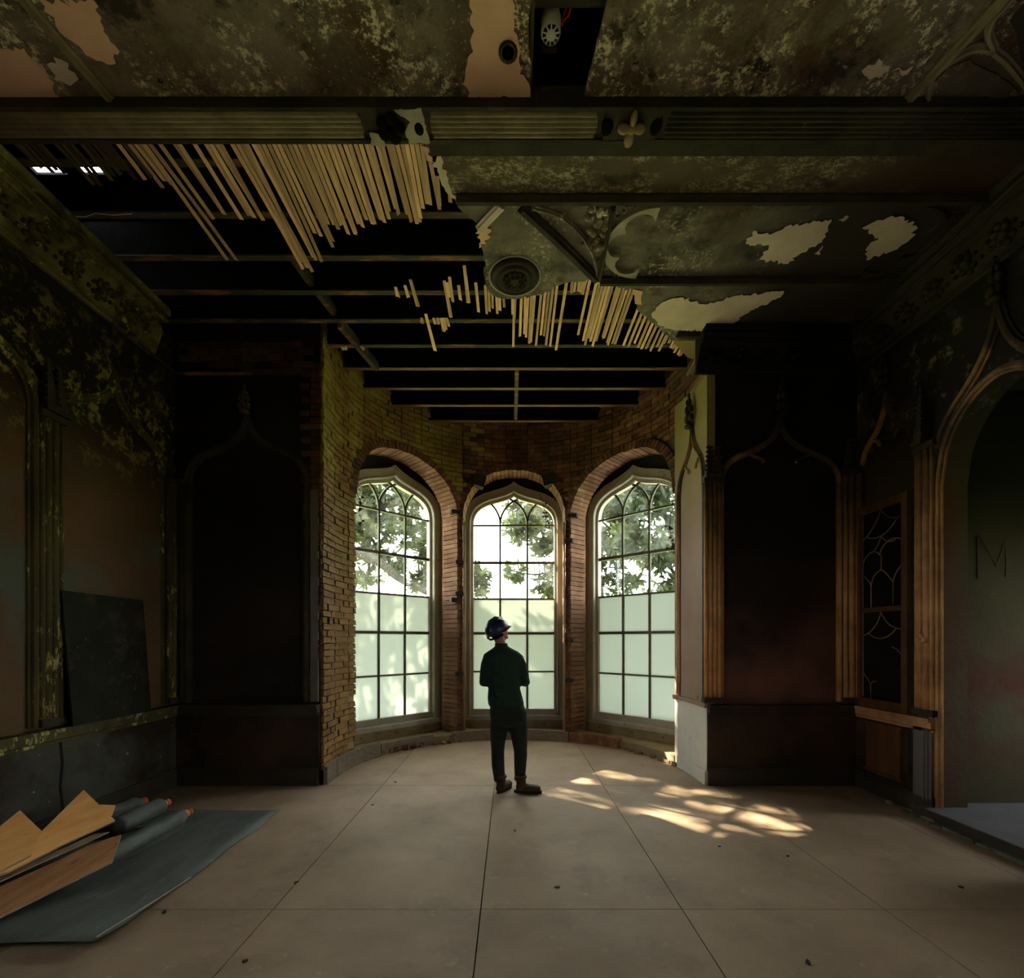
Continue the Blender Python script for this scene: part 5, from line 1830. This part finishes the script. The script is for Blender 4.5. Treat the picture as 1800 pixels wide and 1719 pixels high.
board('plywood_offcut', 'long reddish plywood offcut with slanted end lying lowest on the dark sheet',
      [zpx(-90, 1655, .045), zpx(197, 1514, .150), zpx(213, 1466, .168), zpx(152, 1483, .155), zpx(103, 1508, .13), zpx(20, 1545, .095), zpx(-90, 1592, .055)], .012, 'ply_red')
board('plywood_offcut', 'tall plywood offcut with its square corner standing highest beside the wall',
      [lean(147, 1388), lean(203, 1442), lean(128, 1476), lean(15, 1532), lean(-30, 1545), lean(60, 1474)], .018, 'ply')
board('plywood_offcut', 'plywood offcut with upright corner at the extreme left edge',
      [lean(35, 1424, .06), lean(74, 1461, .06), lean(56, 1502, .06), lean(-40, 1552, .06), lean(-60, 1500, .06)], .018, 'ply')
board('plywood_offcut', 'small plywood scrap showing behind the tallest offcut, over the grey roll',
      [lean(170, 1414, -.06), lean(204, 1415, -.06), lean(197, 1434, -.06), lean(182, 1434, -.06)], .010, 'ply')
board('plywood_offcut', 'grey backed thin strip lying between the reddish offcut and the propped boards',
      [zpx(-40, 1556, .115), zpx(165, 1466, .165), zpx(192, 1462, .17), zpx(150, 1480, .165), zpx(60, 1520, .14), zpx(-40, 1568, .112)], .006, 'ply_edge')

# rolls of grey membrane on tubes with orange ends
RL = ['grey membrane roll with orange tip lying in front, beside the dark sheet', 'thick grey membrane roll with orange tip in the middle of the three', 'grey membrane roll tucked against the left wall, hindmost of the three']
for k, (x_, y0, y1, r_, z_) in enumerate(((-2.90, 3.32, 4.17, .062, .068), (-3.235, 3.88, 4.36, .080, .085), (-3.50, 3.7, 4.42, .075, .08))):
    root = empty('membrane_roll', RL[k], 'roll', (x_, y0, 0), group='membrane rolls by the left wall')
    L = y1 - y0
    b = MB()
    rows = []
    for j in range(11):
        t = j / 10
        rows.append([Vector((math.cos(q) * r_ * (1 + .05 * math.sin(3 * q + 7 * t)), L * t, z_ + math.sin(q) * r_ * (1 + .04 * math.sin(2 * q + 5 * t + k)))) for q in [2 * math.pi * i / 18 for i in range(18)]])
    b.rings(rows)
    b.build('membrane', 'roll', root, smooth=True)
    b = MB(); b.tube([(0, L - .02, z_), (0, L + .085, z_ + .004)], .034, 12); b.build('core_tube', 'ply_red', root, smooth=True)
    b = MB(); b.tube([(0, L + .08, z_ + .004), (0, L + .115, z_ + .004)], .037, 12); b.build('end_cap', 'orange', root, smooth=True)
    b = MB(); b.prism([Vector((r_ * .9, .1, z_ - .05)), Vector((r_ + .07, .15, .03)), Vector((r_ + .08, L - .12, .028)), Vector((r_ * .9, L - .02, z_ - .04))], (0, 0, .004)); b.build('loose_flap', 'roll', root)

# panel leaning on the left dado rail
b = MB()
q0 = [Vector((XL + .155, 3.92, .905)), Vector((XL + .155, 4.77, .905)), Vector((XL + .08, 4.765, 2.02)), Vector((XL + .08, 3.90, 2.03))]
b.prism([q - q0[0] for q in q0], (-.022, 0, 0))
o = b.build('leaning_panel', 'greenboard'); o.location = q0[0]
tag(o, 'black green board leaning against the left wall on the dado rail', 'board')

# leaded cabinet door standing in the right wall arch
cab = empty('cabinet_door', 'brown wooden cabinet door with broken leaded tracery glazing in the right wall', 'cabinet door', (XR - .03, 5.22, .90))
Wd, Hd = .68, 2.16                       # local: u towards the eye (-y), v up


def cq(u, v, off=0.0):
    return Vector((-off, -u * Wd, v * Hd))


def cbox(name, u0, u1, v0, v1, o0, o1, mat, parent=cab):
    b_ = MB(); b_.prism([cq(u0, v0, o0), cq(u1, v0, o0), cq(u1, v0, o1), cq(u0, v0, o1)], (0, 0, (v1 - v0) * Hd)); return b_.build(name, mat, parent)


cbox('glazing', .04, .90, .03, .97, .002, .006, 'blackglass')
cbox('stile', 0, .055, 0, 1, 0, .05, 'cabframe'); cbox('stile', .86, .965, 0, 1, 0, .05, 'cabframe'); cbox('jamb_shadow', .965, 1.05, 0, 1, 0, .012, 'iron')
cbox('rail', .055, .86, 0, .045, 0, .05, 'cabframe'); cbox('rail', .055, .86, .965, 1, 0, .05, 'cabframe'); cbox('middle_rail', .055, .86, .470, .492, 0, .045, 'cabframe')
U = lambda q: .055 + q * .805
C_ = [  # upper light (v .49 - .965) and lower light (v .045 - .47)
    [(.46, .965), (.38, .915), (.22, .865), (0, .835)], [(.46, .965), (.56, .915), (.76, .890), (1, .900)], [(.12, .845), (.35, .815), (.62, .835), (.82, .893)],
    [(.46, .835), (.40, .795), (.34, .780), (.28, .775)], [(.46, .835), (.56, .795), (.72, .790), (.80, .800)],
    [(0, .715), (.06, .765), (.30, .790), (.42, .745)], [(.42, .745), (.50, .815), (.86, .83), (1, .775)], [(.46, .745), (.46, .72), (.46, .70), (.46, .665)],
    [(.05, .655), (.10, .62), (.17, .64), (.21, .60)], [(.21, .60), (.26, .66), (.34, .66), (.46, .672)], [(.46, .672), (.56, .66), (.62, .64), (.74, .605)], [(.74, .605), (.80, .66), (.90, .66), (1, .70)],
    [(.21, .60), (.21, .58), (.21, .54), (.21, .495)], [(.74, .605), (.74, .58), (.74, .54), (.74, .50)],
    [(.46, .47), (.40, .42), (.28, .375), (0, .355)], [(.46, .47), (.56, .41), (.76, .38), (1, .385)], [(.15, .365), (.36, .325), (.62, .335), (.80, .385)],
    [(.72, .30), (.84, .295), (.96, .265), (1, .235)], [(0, .175), (.06, .145), (.12, .15), (.20, .11)], [(.20, .11), (.22, .13), (.28, .135), (.36, .130)], [(.20, .11), (.20, .09), (.20, .07), (.20, .045)]]
for pts in C_:
    b = MB(); b.tube([cq(U(p[0]), p[1], .012) for p in bez(*pts, 9)], .0055, 6); b.build('lead_came', 'came', cab, smooth=True)
b = MB(); b.tube([cq(U(.0), .05, .012), cq(U(.0), .96, .012)], .005, 5); b.build('lead_came', 'came', cab, smooth=True)

# smoke alarm hanging in the hole of the near ceiling
al = empty('smoke_alarm', 'white round smoke alarm hanging in the dark hole of the ceiling', 'smoke alarm', (.228, 2.66, 5.03))
b = MB(); b.lathe((0, 0, 0), [(.030, -.012), (.050, -.012), (.056, .0), (.056, .075), (.048, .09), (.048, .13)], 24); b.build('housing', 'white', al, smooth=True)
b = MB(); b.lathe((0, 0, -.014), [(.047, 0), (.047, .004), (.030, .004), (.030, 0)], 24); b.build('sensor_slot', 'iron', al, smooth=True)
for k in range(10):
    q = 2 * math.pi * k / 10
    b = MB(); b.box(-.003, .003, .028, .048, -.018, -.012, Matrix.Rotation(q, 4, 'Z')); b.build('grille_rib', 'white', al)
b = MB(); b.lathe((0, 0, -.022), [(.012, 0), (.028, .004), (.028, .012)], 16); b.build('sensor_cap', 'white', al, smooth=True)
b = MB(); b.box(-.05, .05, -.75, .20, .13, .150); b.build('mounting_batten', 'mould_dk', al)
b = MB()
b.tube([(.055, .0, .05), (.095, -.03, .055), (.125, -.10, .09), (.135, -.20, .12), (.12, -.35, .14)], .006, 7); b.build('red_cable', 'redcable', al, smooth=True)
b = MB(); b.tube([(.05, .03, .07), (.08, -.02, .10), (.09, -.12, .135), (.07, -.25, .14)], .004, 6); b.build('red_cable', 'redcable', al, smooth=True)
b = MB(); b.lathe((.056, 0, .05), [(.009, 0), (.009, .015)], 10, (1, 0, 0)); b.build('cable_gland', 'orange', al, smooth=True)

# thin pale tube drawn as a light reflection under the joists
b = MB(); b.tube([on_z(118, 380, 5.0), on_z(150, 381, 4.995), on_z(168, 375, 5.0), on_z(200, 378, 4.99), on_z(232, 376, 5.0)], .003, 5)
tag(b.build('loose_wire', 'white'), 'thin pale loose wire hanging below the charred joists at far left', 'wire')
# dead creeper hanging into the central window
for k, (pp, lab) in enumerate(((((948, 868), (955, 885), (958, 905), (960, 922)), 'dead creeper strand hanging inside the central window top'), (((1180, 905), (1176, 925), (1182, 950), (1180, 968)), 'dead creeper strand at the edge of the right bay window'),
                               ((( 628, 868), (634, 880), (630, 900), (636, 915)), 'dead creeper strand at the edge of the left bay window'))):
    D = (7.95, 6.5, 6.6)[k]
    root = tag(link('dead_creeper', None), lab, 'creeper', 'dead creeper strands at the windows')
    base = on_y(*pp[0], D); root.location = base
    P_ = [on_y(x_, y_, D) - base for x_, y_ in pp]
    b = MB(); b.tube(P_, .004, 5); b.build('stem', 'bark', root)
    r_ = random.Random(40 + k)
    for i in range(11):
        q = P_[r_.randrange(1, 4)] + Vector((r_.uniform(-.05, .05), r_.uniform(-.03, .03), r_.uniform(-.06, .06)))
        b = MB(); b.ell(q, (.022, .012, .018), 6, 4); b.build('withered_leaf', 'boot', root)

# chips and litter on the floor
rc = random.Random(90)
spots = [(1265, 1488, 'iron', 'dark chip at the near edge of the sun patch'), (695, 1375, 'iron', 'dark crumb on the floor joint left of the man'), (655, 1415, 'boot', 'brown crumb on the floor between the dark sheet and the man'),
         (1590, 1432, 'ply_edge', 'pale chip on the floor beside the step edge stones'), (288, 1604, 'iron', 'dark chip just off the curled edge of the dark sheet'), (520, 1552, 'boot', 'brown chip on the slanting floor joint right of the dark sheet'),
         (905, 1460, 'boot', 'brown crumb on the floor in front of the man'), (1420, 1692, 'iron', 'dark chip on the bare floor at the bottom right of the picture'), (980, 1560, 'boot', 'brown chip on the middle of the foreground floor'),
         (1385, 1505, 'boot', 'brown chip on the floor right of the sun patch'), (430, 1690, 'boot', 'brown chip on the floor at the bottom left of the picture'), (1130, 1345, 'ply_edge', 'pale chip on the bay floor near the kerb at the right'), (1690, 1560, 'boot', 'brown chip on the floor at far right below the step')]
for k, (x_, y_, m, lab) in enumerate(spots):
    p = on_z(x_, y_, 0)
    s = rc.uniform(.008, .016)
    b = MB()
    M = Matrix.Rotation(rc.uniform(0, 3), 4, 'Z')
    poly = [M @ Vector((math.cos(q) * s * rc.uniform(.5, 1.6), math.sin(q) * s * rc.uniform(.5, 1.0), 0)) for q in [2 * math.pi * i / 6 for i in range(6)]]
    b.prism(poly, (0, 0, s * .5))
    o = b.build('debris_chip', m); o.location = p
    tag(o, lab, 'debris', 'debris chips on the floor')
# two larger fragments by the step
for (x_, y_, L, lab) in ((1572, 1413, .10, 'pale crumpled plaster lump at the foot of the right wall'), (1640, 1444, .16, 'short pale wood sliver lying along the step edge stones')):
    p = on_z(x_, y_, 0)
    b = MB(); r_ = random.Random(x_)
    b.v = []
    b.ell((0, 0, .016), (.03, L / 2, .018), 7, 5)
    b.v = [(a + r_.uniform(-.006, .006), c + r_.uniform(-.008, .008), max(0, d + r_.uniform(-.004, .004))) for a, c, d in b.v]
    o = b.build('plaster_fragment', 'ply_edge' if L > .12 else 'greyplaster'); o.location = p - Vector((.05, 0, 0))
    tag(o, lab, 'debris')

# ================================================================== OUTSIDE
b = MB(); b.box(-60, 60, 8.9, 90, -.6, -.3); b.box(-60, XL - .6, -20, 8.9, -.6, -.3); b.box(XR + 1.8, 60, -20, 8.9, -.6, -.3)
tag(b.build('lawn', 'lawn'), 'sunlit green lawn outside the windows', 'lawn', kind='structure')

def leaf_data(name, mat, s):
    me = bpy.data.meshes.new(name)
    v = [(0, 0, 0), (.15, .28, .04), (.17, .62, .03), (0, 1, -.06), (-.17, .62, .03), (-.15, .28, .04), (0, .45, 0)]
    me.from_pydata([(x_ * s, y_ * s, z_ * s) for x_, y_, z_ in v], [], [(0, 1, 2, 6), (6, 2, 3), (6, 3, 4), (0, 6, 4, 5)])
    me.materials.append(MAT[mat])
    return me


def in_view(p):
    if p.y < 1:
        return False
    x_, y_ = VX + FPX * p.x / p.y, VY - FPX * (p.z - CH) / p.y
    return 820 < y_ < 1056 and (622 < x_ < 772 or 830 < x_ < 980 or 1042 < x_ < 1192)


def tree(name, label, base, limbs, clumps, mat='leaf', size=.20, seed=1, nparts=150, per=8, cat='tree', bark='bark'):
    r = random.Random(seed)
    base = Vector(base)
    root = empty(name, label, cat, base)
    samples = []
    for L in limbs:
        pts = [Vector(p) for p in L[0]]
        P = [pts[0] * 2 - pts[1]] + pts + [pts[-1] * 2 - pts[-2]]
        path = []
        for i in range(1, len(P) - 2):
            for k in range(5):
                t = k / 5
                a, b_, c, d = P[i - 1], P[i], P[i + 1], P[i + 2]
                path.append(.5 * ((2 * b_) + (c - a) * t + (2 * a - 5 * b_ + 4 * c - d) * t * t + (3 * b_ - a - 3 * c + d) * t ** 3))
        path.append(pts[-1])
        n = len(path)
        b_ = MB(); b_.tube([p - base for p in path], [L[1] + (L[2] - L[1]) * i / (n - 1) for i in range(n)], 8)
        b_.build('trunk' if L is limbs[0] else 'limb', bark, root, smooth=True)
        samples += path[2:]
    leaves = []
    tw = MB()
    for c, rad, cnt in clumps:
        c = Vector(c)
        for k in range(cnt):
            d = Vector((r.gauss(0, 1), r.gauss(0, 1), r.gauss(0, 1)))
            d = d.normalized() * r.random() ** .45
            p = c + Vector((d.x * rad[0], d.y * rad[1], d.z * rad[2]))
            s = min(samples, key=lambda q: (q - p).length)
            mid = s.lerp(p, .55) + Vector((r.uniform(-.1, .1), r.uniform(-.1, .1), r.uniform(-.02, .14)))
            if r.random() < .55:
                tw.tube([s - base, mid - base, p - base], [.020, .010, .006], 4)
            else:
                tw.tube([p.lerp(mid, .5) - base, p - base], [.009, .006], 4)
            ax = ((p - mid).normalized() + Vector((0, -.15, .25))).normalized()
            for j in range(per):
                sd = ax.orthogonal().normalized()
                q = Matrix.Rotation(j * 2.4 + r.uniform(-.3, .3), 3, ax) @ sd
                ld = (ax * r.uniform(.15, .8) + q).normalized()
                up_ = (ax - ld * ax.dot(ld)).normalized() + Vector((0, 0, .35))
                xr = ld.cross(up_).normalized()
                zz = xr.cross(ld)
                M = Matrix((xr, ld, zz)).transposed().to_4x4()
                M = M @ Matrix.Scale(size * r.uniform(.65, 1.2), 4)
                M.translation = p - ax * .06 * r.random() - base
                leaves.append(M)
    if tw.v:
        tw.build('twigs', bark, root, recalc=False)['kind'] = 'stuff'
    lm = leaf_data('leaf', mat, 1.0)
    order_ = sorted(range(len(leaves)), key=lambda i: (0 if in_view(leaves[i].translation + base) else 1, (leaves[i].translation + base).y))
    pick = set(order_[:nparts])
    rest_ = MB()
    for i, M in enumerate(leaves):
        if i in pick:
            o_ = link('leaf', lm, root); o_.matrix_local = M
        else:
            rest_.add([M @ v.co for v in lm.vertices], [tuple(f.vertices) for f in lm.polygons])
    if rest_.v:
        rest_.build('foliage', mat, root, recalc=False)['kind'] = 'stuff'
    return root


def at(x_, y_, D):
    q = on_y(x_, y_, D)
    return (q.x, q.y, q.z)


tree('magnolia_tree', 'big magnolia with a bent limb crossing behind the left bay window', (-6.2, 12.6, -.3),
     [([(-6.2, 12.6, -.3), (-6.0, 12.4, 1.5), (-5.6, 12.2, 3.2), (-5.4, 12, 5.5), (-5.6, 12, 8)], .22, .08), ([(-5.8, 12.3, 3.0), at(600, 972, 11.2), at(660, 985, 11.0), at(700, 1015, 10.9), at(740, 1036, 10.9), at(790, 1062, 11.0)], .15, .055),
      ([(-5.5, 12.1, 4.2), at(640, 900, 11.8), at(720, 880, 11.6), at(800, 850, 11.5)], .09, .03), ([at(655, 995, 11.7), at(640, 1025, 11.5), at(625, 1040, 11.2)], .03, .012), ([at(720, 1030, 11.5), at(745, 1012, 11.3), at(768, 1030, 11.0)], .035, .015)],
     [(at(650, 860, 11.8), (.8, .8, .55), 76), (at(735, 855, 11.7), (.8, .8, .6), 76), (at(640, 930, 11.8), (.65, .7, .5), 59), (at(715, 930, 11.6), (.7, .7, .5), 59), (at(755, 975, 11.5), (.5, .6, .55), 40), (at(655, 975, 11.8), (.6, .5, .28), 28),
      (at(752, 1020, 11.4), (.40, .4, .25), 19), (at(700, 995, 11.6), (.4, .4, .22), 14), (at(640, 1018, 11.7), (.3, .4, .2), 9), (at(560, 900, 11.9), (.9, .7, .9), 55), (at(520, 980, 12.0), (.7, .6, .5), 27), ((-6.9, 11.2, 7.2), (2.7, 1.5, 2.3), 352), (at(842, 1025, 11.4), (.32, .3, .38), 38)],
     size=.26, seed=4)
tree('magnolia_tree', 'dense magnolia whose leaves fill the top of the right bay window', (4.75, 13.4, -.3),
     [([(4.75, 13.4, -.3), (4.72, 13.2, 1.6), (4.6, 12.9, 3.6), (4.5, 12.5, 6)], .2, .08), ([(4.7, 13.0, 2.6), at(1180, 1000, 11.6), at(1110, 960, 11.4), at(1040, 900, 11.2)], .06, .02), ([(4.6, 12.9, 3.5), at(1160, 900, 11.6), at(1080, 930, 11.4), at(1050, 990, 11.2)], .05, .02),
      ([at(1150, 960, 11.5), at(1120, 1020, 11.3), at(1090, 1045, 11.2)], .025, .01), ([(4.6, 12.7, 4.4), at(1130, 860, 11.6), at(1060, 850, 11.4), at(985, 880, 11.3)], .06, .02), ([at(1110, 960, 11.4), at(1090, 900, 11.2), at(1085, 850, 11.1)], .03, .01)],
     [(at(1075, 870, 11.4), (.75, .8, .6), 80), (at(1155, 865, 11.6), (.8, .8, .6), 86), (at(1065, 960, 11.3), (.65, .7, .7), 72), (at(1150, 960, 11.5), (.75, .8, .7), 84), (at(1110, 920, 11.5), (.6, .6, .6), 38), (at(1085, 1025, 11.4), (.5, .5, .3), 28), (at(1165, 1030, 11.4), (.5, .5, .3), 22), (at(1200, 930, 11.6), (.5, .6, 1.0), 47)],
     size=.26, seed=9)
tree('magnolia_tree', 'glossy leaved magnolia branch spreading behind the central bay window', (3.0, 15.0, -.3),
     [([(3.0, 15.0, -.3), (2.9, 14.8, 2), (2.6, 14.4, 4.2), (2.3, 14, 6.2)], .18, .06), ([(2.7, 14.5, 3.6), at(985, 930, 13), at(930, 915, 12.6), at(890, 930, 12.4)], .06, .015), ([(2.8, 14.7, 2.8), at(990, 1010, 13), at(940, 1010, 12.6), at(905, 1005, 12.4)], .05, .012)],
     [(at(955, 895, 12.8), (.65, .6, .6), 66), (at(915, 925, 12.5), (.5, .5, .5), 44), (at(960, 955, 12.7), (.5, .5, .5), 42), (at(910, 1005, 12.5), (.32, .3, .25), 14), (at(962, 1030, 12.7), (.42, .4, .5), 38), (at(900, 890, 12.6), (.3, .3, .25), 11)],
     size=.26, seed=15)
# small bare tree in the distance
r = random.Random(2)
bare = empty('bare_tree', 'small leafless tree far off behind the central window', 'tree', (.35, 30, -.3))
b = MB(); b.tube([(0, 0, 0), (0.05, 0, 1.4), (0, 0, 2.8)], [.12, .08, .05], 7); b.build('trunk', 'bark_pale', bare)
b = MB()
def twig(p, d, L, k):
    q = p + d * L
    b.tube([p, p.lerp(q, .5) + Vector((r.uniform(-.05, .05), 0, r.uniform(-.03, .05))), q], [.02 * k / 3 + .006, .014 * k / 3 + .005, .005], 4)
    if k > 0:
        for _ in range(3):
            nd = (d + Vector((r.uniform(-.8, .8), r.uniform(-.5, .5), r.uniform(-.15, .6)))).normalized()
            twig(p.lerp(q, r.uniform(.45, 1)), nd, L * .66, k - 1)
for k in range(7):
    twig(Vector((0, 0, 1.9 + .14 * k)), Vector((r.uniform(-1, 1), r.uniform(-.4, .4), r.uniform(.4, 1.1))).normalized(), 1.2, 3)
tag(b.build('bare_twigs', 'bark_pale', bare, recalc=False), kind='stuff')
# tall hedge added out of view to green the right window's light
hr = random.Random(61)
hedge = empty('garden_hedge', 'long sunlit clipped hedge beyond the right bay window', 'hedge', (5.68, 10.85, -.3))
b = MB(); b.box(-.45, .45, -2.2, 2.2, 0, 4.2); b.build('hedge_core', 'leaf_dk', hedge)
b = MB()
hl = leaf_data('hedge_leaf', 'leaf_dk', 1.0)
for k in range(5200):
    f = hr.random()
    q = Vector((-.48, hr.uniform(-2.2, 2.2), hr.uniform(0, 4.25))) if f < .7 else (Vector((hr.uniform(-.5, .5), hr.uniform(-2.2, 2.2), 4.22)) if f < .9 else Vector((hr.uniform(-.5, .5), -2.22, hr.uniform(0, 4.2))))
    M = Matrix.Translation(q) @ Matrix.Rotation(hr.uniform(0, 6.3), 4, 'Z') @ Matrix.Rotation(hr.uniform(-1, 1), 4, 'X') @ Matrix.Scale(hr.uniform(.10, .17), 4)
    b.add([M @ v.co for v in hl.vertices], [tuple(f_.vertices) for f_ in hl.polygons])
tag(b.build('hedge_leaves', 'leaf_dk', hedge, recalc=False), kind='stuff')
